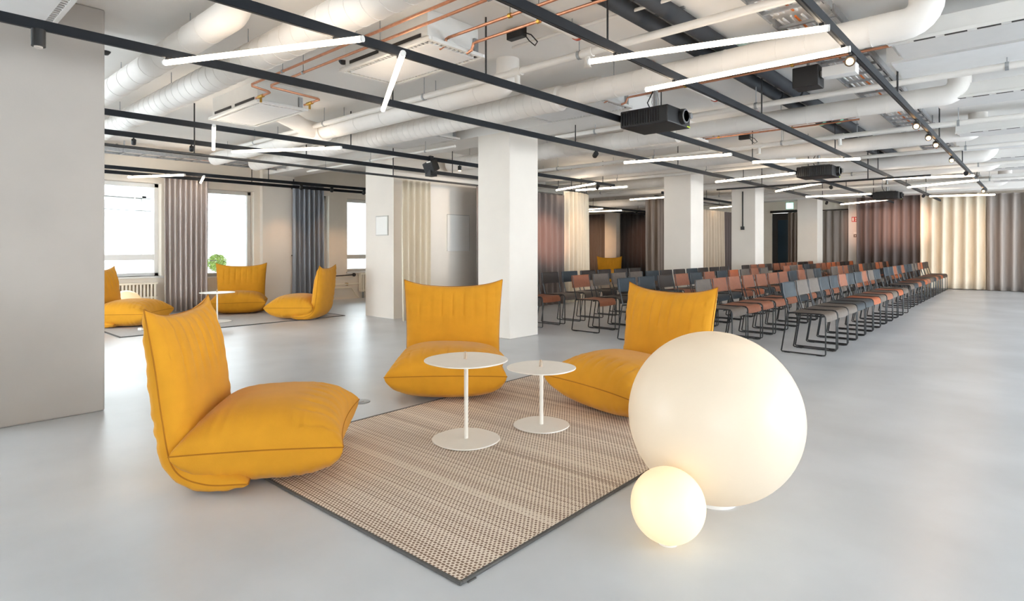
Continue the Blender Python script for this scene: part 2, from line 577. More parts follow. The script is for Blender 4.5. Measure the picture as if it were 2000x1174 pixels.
# ---------------------------------------------------------------- curtains
def curtain(name, label, pts, z0, z1, m, lam=.16, amp=.05, seed=0, group=None):
    """pleated cloth hung along a polyline"""
    r = random.Random(seed)
    P = [Vector((p[0], p[1], 0)) for p in pts]
    seg = [(P[i + 1] - P[i]).length for i in range(len(P) - 1)]
    tot = sum(seg)
    n = max(24, int(tot / lam * 14))
    rows = 9
    V, Fc = [], []
    ph = r.uniform(0, 6)
    ws = [r.uniform(.75, 1.25) for _ in range(int(tot / lam) + 3)]
    for i in range(n + 1):
        s = tot * i / n
        k, acc = 0, 0
        while k < len(seg) - 1 and acc + seg[k] < s:
            acc += seg[k]
            k += 1
        t = (P[k + 1] - P[k]).normalized()
        base = P[k] + t * (s - acc)
        nr = Vector((t.y, -t.x, 0))
        q = s / lam
        w_ = ws[int(q)] * (1 - q % 1) + ws[int(q) + 1] * (q % 1)
        for j in range(rows + 1):
            v = j / rows
            a = amp * w_ * (1.08 - .35 * v ** 3)
            sway = .012 * math.sin(3 * s + 4 * v + ph) * (1 - v)
            wv = math.sin(2 * PI * q + ph + .25 * math.sin(2.1 * v + s * 3))
            wv = math.copysign(abs(wv) ** .75, wv)
            p = base + nr * (a * wv + sway)
            V.append((p.x, p.y, z0 + (z1 - z0) * v))
    for i in range(n):
        for j in range(rows):
            a = i * (rows + 1) + j
            Fc.append((a, a + rows + 1, a + rows + 2, a + 1))
    t = thing(name, label, 'curtain', (0, 0, 0), group=group)
    o = MB().add(V, Fc).build('drape', m, t, smooth=True)
    so = o.modifiers.new('solid', 'SOLIDIFY')
    so.thickness = .004
    hd = MB()
    for i in range(n):
        a, b = Vector(V[i * (rows + 1) + rows]), Vector(V[(i + 1) * (rows + 1) + rows])
        a2, b2 = a.copy(), b.copy()
        a2.z += .02
        b2.z += .02
        hd.add([a, b, b2, a2], [(0, 1, 2, 3)])
    ho = hd.build('header_tape', m, t)
    so = ho.modifiers.new('solid', 'SOLIDIFY')
    so.thickness = .006
    return t


def track(label, pts, z, th=.028, hang=True, every=2.2):
    t = thing('curtain_track', label, 'curtain track', (0, 0, 0))
    MB().tube([(p[0], p[1], z) for p in pts], th / 2 * 1.2, 6).build('track', BLACK, t)
    if hang:
        L = [Vector((p[0], p[1], z)) for p in pts]
        for i in range(len(L) - 1):
            k = max(1, int((L[i + 1] - L[i]).length / every))
            for q in range(k):
                p = L[i].lerp(L[i + 1], (q + .5) / k)
                MB().tube([(p.x, p.y, z), (p.x, p.y, ZS if not any(y0 <= p.y <= y0 + .57 for y0 in (5.53, 10.74, 14.18, 19.36)) else ZB)], .008, 6).build('hanger_rod', BLACK, t)
    return t


curtain('curtain', 'lilac grey pleated curtain between the two left windows', [(-11.62, 3.60), (-11.60, 4.36)], .02, 2.52, C_LILAC, .088, .05, 1)
curtain('curtain', 'blue-grey curtain hanging beside the warm-lit window pier', [(-11.55, 6.00), (-11.5, 6.66)], .02, 2.50, C_BLUEG, .105, .05, 2)
curtain('curtain', 'cream curtain gathered beside the pale partition wall end', [(-7.45, 5.66), (-7.42, 6.22)], .02, 2.22, C_CREAM, .115, .045, 3)
curtain('curtain', 'dark dusky curtain with warm stripe behind the first column', [(-7.42, 7.25), (-7.40, 8.7), (-7.37, 9.78)], .02, 2.235, C_STRIPE, .19, .055, 4)
curtain('curtain', 'light cream curtain curving into the side room behind chairs', [(-7.36, 9.80), (-7.34, 10.2), (-7.42, 10.6), (-7.6, 10.95)], .02, 2.33, C_CREAM, .14, .045, 5)
curtain('curtain', 'grey curtain at the back of the side room left of the pier', [(-14.4, 20.75), (-13.4, 20.75)], .02, 2.56, C_STRIPE, .16, .05, 6)
curtain('curtain', 'charcoal curtain behind the far yellow chair with warm light patch', [(-12.75, 20.75), (-11.0, 20.75)], .02, 2.55, C_CHAR, .19, .06, 7)
curtain('curtain', 'brown-grey curtain edge just left of the second column', [(-7.6, 13.55), (-7.35, 13.75), (-7.35, 14.5)], .02, 2.45, C_TAUPE, .16, .05, 8)
curtain('curtain', 'sand coloured curtain between the second and third columns', [(-7.4, 16.3), (-7.4, 18.15)], .02, 2.28, C_SAND, .2, .06, 9)
curtain('curtain', 'dark grey curtain strip just left of the third column', [(-7.4, 18.18), (-7.4, 19.0)], .02, 2.28, C_MAUVE, .17, .05, 10)
curtain('curtain', 'brown curtain half covering the dark far door', [(-6.34, 20.9), (-6.02, 20.9)], .02, 2.33, C_TAUPE, .12, .04, 11)
curtain('curtain', 'grey-brown curtain between farthest column and signed pier', [(-5.30, 20.9), (-4.53, 20.9)], .02, 2.34, C_GREY, .21, .05, 12)
curtain('curtain', 'dark mauve curtain on the far wall right of the red sign', [(-4.24, 20.62), (-2.63, 20.62)], .02, 2.76, C_MAUVE, .24, .065, 13)
curtain('curtain', 'cream curtain in the middle of the far wall glowing warmly', [(-2.62, 20.60), (-1.14, 20.60)], .02, 2.66, C_CREAM, .25, .06, 14)
curtain('curtain', 'grey curtain at the far right end of the hall', [(-1.12, 20.58), (1.6, 20.58)], .01, 2.62, C_GREY, .24, .07, 15)
track('thin black curtain track crossing above the partition wall', [(-7.44, 1.2), (-7.44, 9.8)], 2.275, every=2.6)
track('curved black curtain track above the cream side-room curtain', [(-7.36, 9.82), (-7.34, 10.2), (-7.42, 10.6), (-7.6, 10.97)], 2.37, every=.9)
track('black curtain track above the taupe and sand side curtains', [(-7.36, 13.6), (-7.4, 19.1)], 2.50, every=2.3)
track('black curtain track at the back of the side room', [(-12.85, 20.75), (-10.9, 20.75)], 2.60, every=1.2)
track('short black curtain track over the grey-brown curtain', [(-5.36, 20.9), (-4.52, 20.9)], 2.385, hang=False)
track('long black track crossing the hall above the chair rows', [(-4.95, 11.75), (-1.35, 11.75)], 2.36, every=1.3)

# ---------------------------------------------------------------- lighting rails
rails = [(-4.20, -2.0, 18.9, 'on the left over the rug edge'), (-3.06, -2.0, 19.2, 'above the middle lounge chair'), (-2.00, -2.0, 19.2, 'passing behind the near projector'),
         (-0.895, -2.0, 16.4, 'on the right carrying the lit spotlights'), (-6.42, -1.0, 10.2, 'just behind the left column'), (-7.52, -1.0, 9.75, 'second behind the left column'),
         (-10.75, 0.0, 9.6, 'near the windows, upper of two'), (-11.45, 0.0, 9.6, 'nearest the window wall'), (-6.42, 12.2, 17.2, 'in the side room beyond the second column'),
         (-10.2, 12.6, 20.4, 'deep in the side room, right one'), (-11.1, 12.6, 20.4, 'deep in the side room, left one')]
for x, y0, y1, lab in rails:
    t = thing('lighting_rail', 'long black lighting rail ' + lab, 'lighting rail', (x, 0, ZR), group='black ceiling rails')
    MB().box(-.015, .015, y0, y1, 0, .055).build('profile', RAILM, t)
    MB().box(-.006, .006, y0 + .02, y1 - .02, -.002, .0).build('track_slot', BLACK, t)
    y = y0 + 2.4
    while y < y1:
        if any(abs(y - q) < .16 for q in (1.60, 2.02, 3.93, 4.60, 7.0, 9.5, 11.95, 13.4, 16.8)):
            y += .28
        top = top_at(x, y) - ZR
        MB().tube([(0, y, .05), (0, y, top)], .007, 6).build('hanger_rod', BLACK, t)
        y += 2.7

# ---------------------------------------------------------------- LED tubes
tubes = [(-4.242, 1.316, -2.90, 1.934, 'crossing the two left rails at upper left'), (-2.93, 2.24, -4.276, 3.05, 'steep one under the left rails near centre'),
         (-2.182, 3.149, -.86, 3.547, 'upper of the two long ones at top right'), (-2.245, 4.0, -.86, 4.007, 'lower of the two long ones above the near projector'),
         (-6.06, 2.325, -7.535, 2.885, 'short upright looking one left of the second ceiling cassette'), (-7.54, 3.107, -6.25, 3.863, 'bright one below the rails left of the partition'),
         (-11.55, 3.034, -10.51, 3.574, 'small one over the lilac curtain at far left'), (-10.45, 3.85, -11.55, 4.197, 'tiny slanted one in front of the lilac curtain'),
         (-4.392, 7.221, -2.96, 7.506, 'one right of the first column above chairs'), (-3.03, 8.385, -1.82, 9.06, 'one directly above the second projector'),
         (-4.43, 10.455, -2.95, 10.074, 'one right of the second column top'), (-4.205, 13.034, -3.03, 11.954, 'slanted one behind the second projector'),
         (-4.147, 14.938, -2.82, 15.095, 'one left of the third projector'), (-4.146, 18.2, -2.85, 17.184, 'one below the third projector'),
         (-2.074, 11.966, -.83, 12.427, 'upper of three at far right rail'), (-1.99, 13.937, -.84, 13.311, 'middle slanted one of three at far right'),
         (-1.963, 16.725, -.78, 17.2, 'one in front of the far cream curtain'), (-7.53, 9.72, -6.2, 9.207, 'upper of the pair left of the second column'),
         (-7.25, 10.02, -6.05, 10.104, 'lower of the pair left of the second column'), (-11.2, 15.4, -10.0, 15.25, 'upper one deep in the side room'),
         (-11.3, 16.2, -10.05, 16.43, 'lower one deep in the side room'), (-7.65, 12.87, -6.3, 12.78, 'one beside the taupe side-room curtain'),
         (-7.5, 17.3, -6.3, 16.75, 'one seen between second and third columns')]
for x0, y0, x1, y1, lab in tubes:
    a, b = Vector((x0, y0, ZR - .026)), Vector((x1, y1, ZR - .026))
    dr = (b - a).normalized()
    t = thing('led_tube', 'glowing warm white LED tube, ' + lab, 'light', tuple((a + b) / 2), group='LED tubes under the rails')
    h = (b - a).length / 2
    MB().tube([tuple(-dr * (h - .012)), tuple(dr * (h - .012))], .018, 10).build('diffuser', TUBE, t, smooth=True)
    for sg in (-1, 1):
        MB().tube([tuple(dr * sg * (h - .012)), tuple(dr * sg * h)], .0193, 10).build('end_cap', SOFFIT, t)
    # clips onto the rails it crosses
    for rx in [r[0] for r in rails]:
        if min(x0, x1) - .03 <= rx <= max(x0, x1) + .03:
            q = (rx - x0) / (x1 - x0)
            p = a.lerp(b, min(max(q, .02), .98)) - (a + b) / 2
            MB().box(p.x - .012, p.x + .012, p.y - .02, p.y + .02, .012, .0255).build('clip', BLACK, t)


# ---------------------------------------------------------------- track spotlights
def spotlight(loc, aim, lab, lit=False, power=0.0, size=50, L=.085, r=.032, color=(1.0, .62, .34)):
    t = thing('track_spotlight', lab, 'spotlight', loc, group='track spotlights')
    dv = (Vector(aim) - Vector(loc)).normalized()
    c = Vector((0, 0, -.05))
    MB().tube([(0, 0, .0), (0, 0, -.04)], .008, 6).build('bracket', BLACK, t)
    MB().tube([tuple(c - dv * L * .5), tuple(c + dv * L * .45)], r, 16).build('housing', BLACK, t, smooth=True)
    MB().tube([tuple(c + dv * L * .45), tuple(c + dv * (L * .5 + .004))], r * .62, 16).build('lens', LENS if lit else LENSOFF, t)
    if power:
        ld = bpy.data.lights.new('spot_beam', 'SPOT')
        ld.energy = power
        ld.color = color
        ld.spot_size = math.radians(size)
        ld.spot_blend = 1.0
        ld.shadow_soft_size = .05
        lo = bpy.data.objects.new('spot_beam', ld)
        COL.objects.link(lo)
        lo.parent = t
        lo.location = c + dv * (L * .5 + .03)
        lo.rotation_euler = dv.to_track_quat('-Z', 'Y').to_euler()


spotlight((-4.2, .666, ZR), (-4.2, .666, 0), 'large unlit black spotlight against the left column', L=.10, r=.034)
spotlight((-.895, 4.17, ZR), (-.6, 2.0, 1.4), 'nearest lit spotlight flaring on the right rail', True, 12, 70)
spotlight((-.895, 6.8, ZR), (-.7, 4.6, 1.3), 'lit spotlight, second along the right rail', True, 6, 60)
spotlight((-.895, 7.62, ZR), (-.7, 5.2, 1.3), 'lit spotlight, third along the right rail', True, 6, 60)
spotlight((-.895, 8.2, ZR), (-.7, 5.8, 1.3), 'lit spotlight, fourth along the right rail', True, 6, 60)
spotlight((-.895, 9.78, ZR), (-.7, 7.4, 1.3), 'lit spotlight, fifth along the right rail', True, 6, 60)
spotlight((-.895, 11.77, ZR), (-1.6, 20.6, 1.3), 'unlit looking spotlight, sixth along the right rail', False, 750, 22)
spotlight((-.895, 15.5, ZR), (-.7, 12.6, 1.2), 'lit spotlight nearest the far right curtain', True, 6, 60)
spotlight((-4.2, 6.23, ZR), (-7.4, 9.2, 1.4), 'black spotlight under the left rail by the first column', False, 900, 16, color=(1, .5, .35))
spotlight((-7.52, 2.03, ZR), (-10, 2.6, 0), 'small spotlight on the second left rail, nearer the column', r=.024, L=.06)
spotlight((-7.52, 2.63, ZR), (-10, 3.2, 0), 'small spotlight on the second left rail below the cassette', r=.024, L=.06)
spotlight((-6.42, 5.95, ZR), (-6.42, 5.95, 0), 'lit downlight next to the first column', True, 8, 80, r=.028, L=.07)
spotlight((-10.75, 5.75, ZR), (-11.7, 5.78, 1.1), 'black spotlight in front of the cream window pier', False, 26, 55)
spotlight((-10.75, 6.42, ZR), (-11.6, 6.9, 1.0), 'spotlight on the window rail above the blue-grey curtain', False, 22, 60)
spotlight((-10.75, 7.18, ZR), (-11.6, 7.3, 1.0), 'spotlight on the window rail beside the partition', False, 22, 60)
spotlight((-3.06, 15.5, ZR), (-3.75, 20.6, 1.9), 'black spotlight aimed at the left of the mauve curtain', False, 900, 22, color=(1, .6, .46))
spotlight((-2.0, 16.2, ZR), (-3.0, 20.6, 1.9), 'black spotlight aimed at the right of the mauve curtain', False, 900, 22, color=(1, .6, .46))
spotlight((-3.06, 12.7, ZR), (-4.4, 20.8, 1.5), 'black spotlight hanging behind the second projector', False, 60, 20)
spotlight((-6.42, 13.4, ZR), (-7.4, 17, 1.2), 'small spotlight between the second and third columns', False, 40, 50)
spotlight((-10.2, 17.6, ZR), (-11.55, 20.7, 1.5), 'small spotlight at the end of the side-room rail', False, 330, 34, color=(1, .5, .3))
spotlight((-10.2, 13.2, ZR), (-13.9, 20.7, 1.3), 'small spotlight pointing to the rear of the side room', False, 1500, 18)
spotlight((-6.42, 9.6, ZR), (-7.4, 10.3, 1.3), 'small spotlight lighting the light cream curtain', False, 26, 60)
spotlight((-6.42, 7.6, ZR), (-7.9, 6.75, 1.3), 'small spotlight added behind the first column to brighten the recess wall', False, 40, 110, color=(1, .8, .6))  # extra lamp added to brighten the recess wall
spotlight((-4.2, 17.0, ZR), (-5.3, 19.36, 1.3), 'small spotlight washing the farthest column', False, 30, 40, color=(1, .74, .45))

# ---------------------------------------------------------------- ducts
def duct(lab, y, z, x0, x1, r, up_left=False, up_right=False, ribs=.14, r2=None, xs=None, dy=0.0):
    t = thing('air_duct', lab, 'duct', (0, y, z), group='white round ventilation ducts')
    R_ = r * 1.25
    path = []
    rr = []
    if up_left:
        path += [(x0, 0, ZS - z)] + [(x0 + R_ - R_ * math.cos(a), 0, R_ - R_ * math.sin(a)) for a in [i * PI / 12 for i in range(0, 7)]]
    else:
        path += [(x0, 0, 0)]
    if xs is not None:
        path += [(xs - .01, 0, 0), (xs + .01, 0, 0)]
    if up_right:
        path += [(x1 - R_ + R_ * math.sin(a), 0, R_ - R_ * math.cos(a)) for a in [i * PI / 12 for i in range(0, 7)]] + [(x1, 0, ZS - z)]
    else:
        path += [(x1, 0, 0)]
    for p in path:
        rr.append(r2 if (r2 and xs is not None and p[0] <= xs) else r)
    MB().tube(path, rr, 28).build('duct_body', DUCT, t, smooth=True)
    rb = MB()
    x = x0 + .25
    while x < x1 - .25:
        ra = r2 if (r2 and xs is not None and x <= xs) else r
        rb.tube([(x - .004, 0, 0), (x + .004, 0, 0)], ra + .0025, 28, cap=True)
        x += ribs * (.55 if (r2 and xs is not None and x <= xs) else 1)
    o = rb.build('seam_ribs', DUCT, t)
    o['kind'] = 'stuff'
    x = max(x0 + .5, -13.5)
    while x < min(x1 - .3, 2):
        MB().tube([(x, 0, r), (x, 0, ZS - z)], .004, 5).build('hanger_wire', GALV, t)
        x += 1.7
    return t


duct('white duct at top left, nearest one, turning up at its end', 1.60, 2.68, -10.2, -3.80, .10, up_right=True, ribs=.3)
duct('white spiral duct running behind the upper left LED tube', 2.02, 2.63, -10.2, 2.5, .115, ribs=.16)
t5 = duct('white duct with a T piece ending in a bend near centre', 3.93, 2.645, -10.2, -3.60, .105, up_right=True, ribs=.5)
MB().tube([(-6.85, -.06, .02), (-6.82, -.25, .03), (-6.75, -.42, .07), (-6.72, -.62, .12)], .10, 20).build('branch', DUCT, t5, smooth=True)
MB().tube([(-6.98, 0, 0), (-6.72, 0, 0)], .125, 24).build('collar', DUCT, t5, smooth=True)
duct('long white duct passing over the first column, thick then slim', 4.60, 2.64, -10.2, -.55, .10, up_right=True, r2=.122, xs=-3.5, ribs=.2)
duct('white duct above the chairs with a bend right of the rail', 7.00, 2.64, -7.8, -.58, .095, up_right=True, r2=.122, xs=-3.45, ribs=.25)
duct('farther white duct with a bend right of the lit spots', 9.50, 2.64, -11.6, -.60, .10, up_right=True, ribs=.4)
duct('white duct beyond the second column', 11.95, 2.64, -13, -.60, .11, up_right=True, ribs=.5)
duct('white duct over the third column rows', 13.4, 2.64, -13, -.60, .11, up_right=True, ribs=.5)
duct('farthest white duct before the curtain wall', 16.8, 2.64, -13, -.60, .12, up_right=True, ribs=.5)


def pipe_x(lab, y, z, x0, x1, r, m, name='ceiling_pipe', cat='pipe', drops=(), clampstep=1.9, grp=None, seg=10, cm=None):
    t = thing(name, lab, cat, (0, y, z), group=grp)
    MB().tube([(x0, 0, 0), (x1, 0, 0)], r, seg).build('pipe_run', m, t, smooth=True)
    x = x0 + .6
    while x < x1 and x < 4:
        MB().tube([(x - .012, 0, 0), (x + .012, 0, 0)], r + .006, seg).build('clamp', cm or GALV, t)
        MB().tube([(x, 0, r), (x, 0, top_at(x, y) - z)], .004, 5).build('hanger_rod', GALV, t)
        x += clampstep
    for dx in drops:
        MB().tube([(dx - .05, 0, 0), (dx + .05, 0, 0)], r * 1.25, seg).tube([(dx, 0, 0), (dx, 0, -.10), (dx, 0, -.115)], [r * .8, r * .8, r * 1.1], seg).build('branch_outlet', m, t, smooth=True)
    return t


G1 = 'white sprinkler pipes'
pipe_x('white pipe with a T outlet left of the near projector', 3.78, 2.685, -9.0, 4.0, .030, PIPEW, drops=(-3.35, -2.62), grp=G1)
pipe_x('white pipe crossing in front of the second rail bend at right', 5.93, 2.575, -4.6, 6, .028, PIPEW, grp=G1)
pipe_x('white pipe over the chairs, third from the camera', 8.30, 2.58, -7.0, 6, .030, PIPEW, drops=(-2.9, -1.9), grp=G1)
pipe_x('white pipe farther back just before the second beam', 10.45, 2.58, -9, 6, .030, PIPEW, grp=G1)
pipe_x('white pipe beyond the second beam', 12.7, 2.58, -9, 6, .030, PIPEW, grp=G1)
pipe_x('white pipe near the far end of the hall', 15.6, 2.58, -9, 6, .030, PIPEW, grp=G1)
pipe_x('thin white conduit left of the first column', 5.2, 2.50, -9.5, -5.7, .016, PIPEW, grp=G1, clampstep=1.3)
pipe_x('thin white conduit over the top centre ceiling', 3.55, 2.80, -3.2, -1.2, .012, PIPEW, grp=G1, clampstep=.5, cm=BLACK)

G2 = 'bare copper pipes'
CP = .011
for j, (y, z, x0, ex, ey) in enumerate(((2.475, 2.72, -5.55, -.01, .17), (2.615, 2.72, -5.45, 0, .50))):
    t = pipe_x('long copper pipe of the pair above the first cassette, %s' % ('left one' if j == 0 else 'right one'), y, z, x0, .5, CP, COPPER, 'copper_pipe', grp=G2, seg=8, clampstep=1.15)
    MB().tube([(x0, 0, 0), (x0 - .03, .01, -.01), (x0 - .03, ey, -.03), (x0 - .04, ey + .02, -.035), (x0 - .34, ey + .02, -.04)], CP, 8).build('bend', COPPER, t, smooth=True)
    MB().tube([(x0 - .18, ey + .02, -.04), (x0 - .28, ey + .02, -.04)], .018, 8).tube([(x0 - .23, ey + .02, -.04), (x0 - .23, ey + .02, -.10)], .012, 8).build('valve', BRASS, t, smooth=True)
for y, z, x0, x1, lab in ((2.86, 2.70, -3.20, .6, 'leaving the first cassette, upper'), (3.06, 2.70, -3.12, .6, 'leaving the first cassette, lower'),
                          (5.02, 2.70, -3.18, -.4, 'behind the near projector, upper'), (5.22, 2.70, -3.1, -.4, 'behind the near projector, lower'),
                          (7.72, 2.69, -3.9, -1.6, 'over the chairs beyond the second duct, upper'), (7.9, 2.69, -3.9, -1.6, 'over the chairs beyond the second duct, lower'),
                          (9.0, 2.69, -3.4, -1.6, 'farther copper run above the second projector'), (4.98, 2.69, -6.0, -5.62, 'short stub behind the first column'),
                          (13.0, 2.69, -3.9, -1.6, 'far copper run above the third projector'), (10.1, 2.70, -6.5, -3.0, 'run left of the second column')):
    t = pipe_x('copper pipe ' + lab, y, z, x0, x1, CP, COPPER, 'copper_pipe', grp=G2, seg=8, clampstep=.95, cm=BRASS)
    if x0 > -3.3 and y < 6:
        MB().tube([(x0, 0, 0), (x0 - .03, 0, -.005), (x0 - .05, 0, -.05), (x0 - .10, 0, -.06)], CP, 8).build('bend', COPPER, t, smooth=True)

# thick white pipe with red clamps and two black insulated pipes, all running away from the viewer
def pipe_y(lab, x, z, y0, y1, r, m, name, cat, grp=None):
    t = thing(name, lab, cat, (x, 0, z), group=grp)
    MB().tube([(0, y0, 0), (0, y1, 0)], r, 18).build('pipe_run', m, t, smooth=True)
    return t


for y0, y1, lab in ((-1.0, 3.74, 'near section'), (4.75, 6.3, 'middle section'), (7.4, 8.2, 'far section')):
    t = pipe_y('thick white pipe with red clamps, ' + lab, -2.65, 2.822, y0, y1, .050, PIPEW, 'white_drain_pipe', 'pipe', 'white drain pipe sections')
    for y in (y0 + .08, (y0 + y1) / 2 - .1, y1 - .05):
        MB().tube([(0, y - .014, 0), (0, y + .014, 0)], .056, 18).build('clamp', RED, t, smooth=True)
        MB().tube([(0, y, .06), (0, y, ZS - 2.82)], .005, 5).build('hanger_rod', GALV, t)
for x, lab in ((-2.125, 'left'), (-1.925, 'right')):
    for y0, y1, sec in ((-1.5, 6.6, 'near'), (6.65, 11.0, 'middle'), (11.05, 16.0, 'far')):
        t = pipe_y('black insulated ceiling pipe, %s one of the pair, %s length' % (lab, sec), x, 2.815, y0, y1, .058, RUBBER, 'insulated_pipe', 'pipe', 'black insulated pipe pair')
        for y in (3.2, 5.0, 8.3, 12.4):
            if y0 < y < y1:
                MB().tube([(0, y - .05, 0), (0, y + .05, 0)], .0605, 18).build('label_band', GREEN if y in (5.0, 8.3) else BLACK, t, smooth=True)
        for y in (1.5, 3.9, 6.5, 9.2, 11.6, 13.6):
            if y0 < y < y1:
                MB().box(-.05, .05, y - .012, y + .012, .05, ZS - 2.815).build('hanger_strap', GALV, t)


# ---------------------------------------------------------------- cable ladders
def ladder(lab, x0, x1, y0, y1, z):
    t = thing('cable_tray', lab, 'cable tray', ((x0 + x1) / 2, 0, z), group='steel cable trays')
    hw = (x1 - x0) / 2
    for sg in (-1, 1):
        MB().box(sg * hw - .008, sg * hw + .008, y0, y1, 0, .055).build('side_rail', GALV, t)
    rm = MB().box(-hw, hw, -.012, .012, 0, .02).mesh('rung')
    rm.materials.append(GALV)
    y = y0 + .1
    while y < y1:
        o = bpy.data.objects.new('rung', rm)
        COL.objects.link(o)
        o.parent = t
        o.location = (0, y, 0)
        y += .28
    rnd = random.Random(int(y0 * 7 + 3))
    for k in range(9):
        xo = -hw + .03 + (2 * hw - .06) * k / 8
        pts = []
        yy = y0
        while yy <= y1:
            pts.append((xo + rnd.uniform(-.012, .012), yy, .032 + rnd.uniform(0, .012)))
            yy += .45
        MB().tube(pts, .008, 5).build('cable', [CABLEW, CABLEW, CABLEW, CABLEO, CABLEW, CABLEW, CABLEW, CABLEW, BLACK][k], t)
    y = y0 + .8
    while y < y1:
        if top_at((x0 + x1) / 2, y) == ZS:
            MB().box(-hw - .02, -hw - .008, y - .012, y + .012, 0, ZS - z).box(hw + .008, hw + .02, y - .012, y + .012, 0, ZS - z).build('bracket', GALV, t)
        y += 1.5


for lab, y0, y1 in (('nearest length', -1.5, 4.4), ('second length', 4.45, 8.4), ('third length', 8.45, 13.0), ('farthest length', 13.05, 18.5)):
    ladder('steel cable tray left of the right rail, ' + lab, -1.45, -1.06, y0, y1, 2.785)
ladder('steel cable tray hanging in front of the windows', -11.25, -10.87, 0.5, 5.5, 2.70)


# ---------------------------------------------------------------- ceiling cassettes
def cassette(lab, x0, x1, y0, y1, z):
    t = thing('ceiling_cassette', lab, 'air conditioner', ((x0 + x1) / 2, (y0 + y1) / 2, z), group='white ceiling cassettes')
    hx, hy = (x1 - x0) / 2, (y1 - y0) / 2
    MB().box(-hx + .05, hx - .05, -hy + .03, hy - .03, .03, ZS - z).build('housing', STEELW, t, bevel=.004)
    fr = MB()
    for a, b, c, e in ((-hx, hx, -hy, -hy + .03), (-hx, hx, hy - .03, hy), (-hx, -hx + .03, -hy + .03, hy - .03), (hx - .03, hx, -hy + .03, hy - .03)):
        fr.box(a, b, c, e, 0, .026)
    fr.build('frame', STEELW, t, bevel=.003)
    MB().box(-hx + .065, hx - .065, -hy + .065, hy - .065, -.002, .024).build('front_panel', SOFFIT, t, bevel=.003)
    MB().box(-hx + .03, hx - .03, -hy + .03, hy - .03, .014, .026).build('vent_recess', SLOT, t)
    vn = MB()
    n = int((2 * hx - .1) / .042)
    for k in range(n):
        x = -hx + .05 + k * .042
        vn.box(x, x + .012, -hy + .03, -hy + .065, .002, .014).box(x, x + .010, hy - .065, hy - .03, .002, .014)
    n = int((2 * hy - .1) / .042)
    for k in range(n):
        y = -hy + .05 + k * .042
        vn.box(-hx + .03, -hx + .065, y, y + .010, .002, .014).box(hx - .065, hx - .03, y, y + .010, .002, .014)
    o = vn.build('vent_fins', STEELW, t)
    o['kind'] = 'stuff'
    MB().box(-hx + .12, -.06, -hy + .024, -hy + .03, .05, .075).box(.04, hx - .12, -hy + .024, -hy + .03, .05, .075).build('side_slot', SLOT, t)
    MB().box(hx - .05, hx - .03, hy - .09, hy - .05, .02, .14).build('connection_bracket', GALV, t)


for lab, x0, x1, y0, y1 in (('white ceiling cassette nearest the centre with copper pipes', -4.36, -3.20, 2.67, 3.24), ('white ceiling cassette above the rails left of centre', -7.10, -5.86, 2.66, 3.22),
                            ('white ceiling cassette left of the near projector', -4.30, -3.20, 4.90, 5.45), ('white ceiling cassette half hidden left of the first column', -7.10, -5.87, 4.92, 5.45),
                            ('white ceiling cassette above the chairs beyond the near projector', -4.55, -3.45, 7.35, 7.92), ('white ceiling cassette at the top left corner above the column', -5.25, -4.05, .28, .86),
                            ('white ceiling cassette far back over the chair rows', -4.55, -3.45, 12.4, 12.95)):
    cassette(lab, x0, x1, y0, y1, 2.64)
for x, y, lab in ((-6.05, 1.42, 'top left corner'), (-4.75, 2.95, 'first cassette')):
    tag(MB().lathe([(0, -.035), (.02, -.03), (.035, -.012), (.04, 0), (0, 0)], 16).build('smoke_detector', BLACK, smooth=True, loc=(x, y, ZS)), 'small black ceiling detector near the ' + lab, 'detector')

# ---------------------------------------------------------------- chilled beams on the right
def chilled(lab, y, z=2.59, x0=-.80, x1=6.8):
    t = thing('chilled_beam', lab, 'chilled beam', (x0, y, z), group='chilled ceiling beams')
    L = x1 - x0
    MB().box(0, L, .015, .43, .02, .13).build('casing', STEELW, t, bevel=.004)
    MB().box(.03, L - .03, .05, .45, -.006, .02).build('perforated_panel', PERF, t)
    MB().box(0, L, .0, .05, -.004, .018).build('edge_strip', STEELW, t)
    x = .15
    sm = MB().box(0, .12, .012, .034, -.007, -.003).mesh('air_slot')
    sm.materials.append(SLOT)
    while x < min(L, 4.2):
        o = bpy.data.objects.new('air_slot', sm)
        COL.objects.link(o)
        o.parent = t
        o.location = (x, 0, 0)
        x += .17
    for xx in (1.9, 3.9, 5.9):
        MB().box(xx, xx + .09, .0, .03, .02, ZS - z).build('bracket', STEELW, t)


for y, lab in ((4.80, 'nearest perforated white chilled beam at upper right'), (6.95, 'second white chilled beam at right'), (9.1, 'third white chilled beam at right'),
               (12.0, 'fourth white chilled beam at right'), (13.55, 'fifth white chilled beam at right'), (16.0, 'white chilled beam nearest the far curtains')):
    chilled(lab, y)

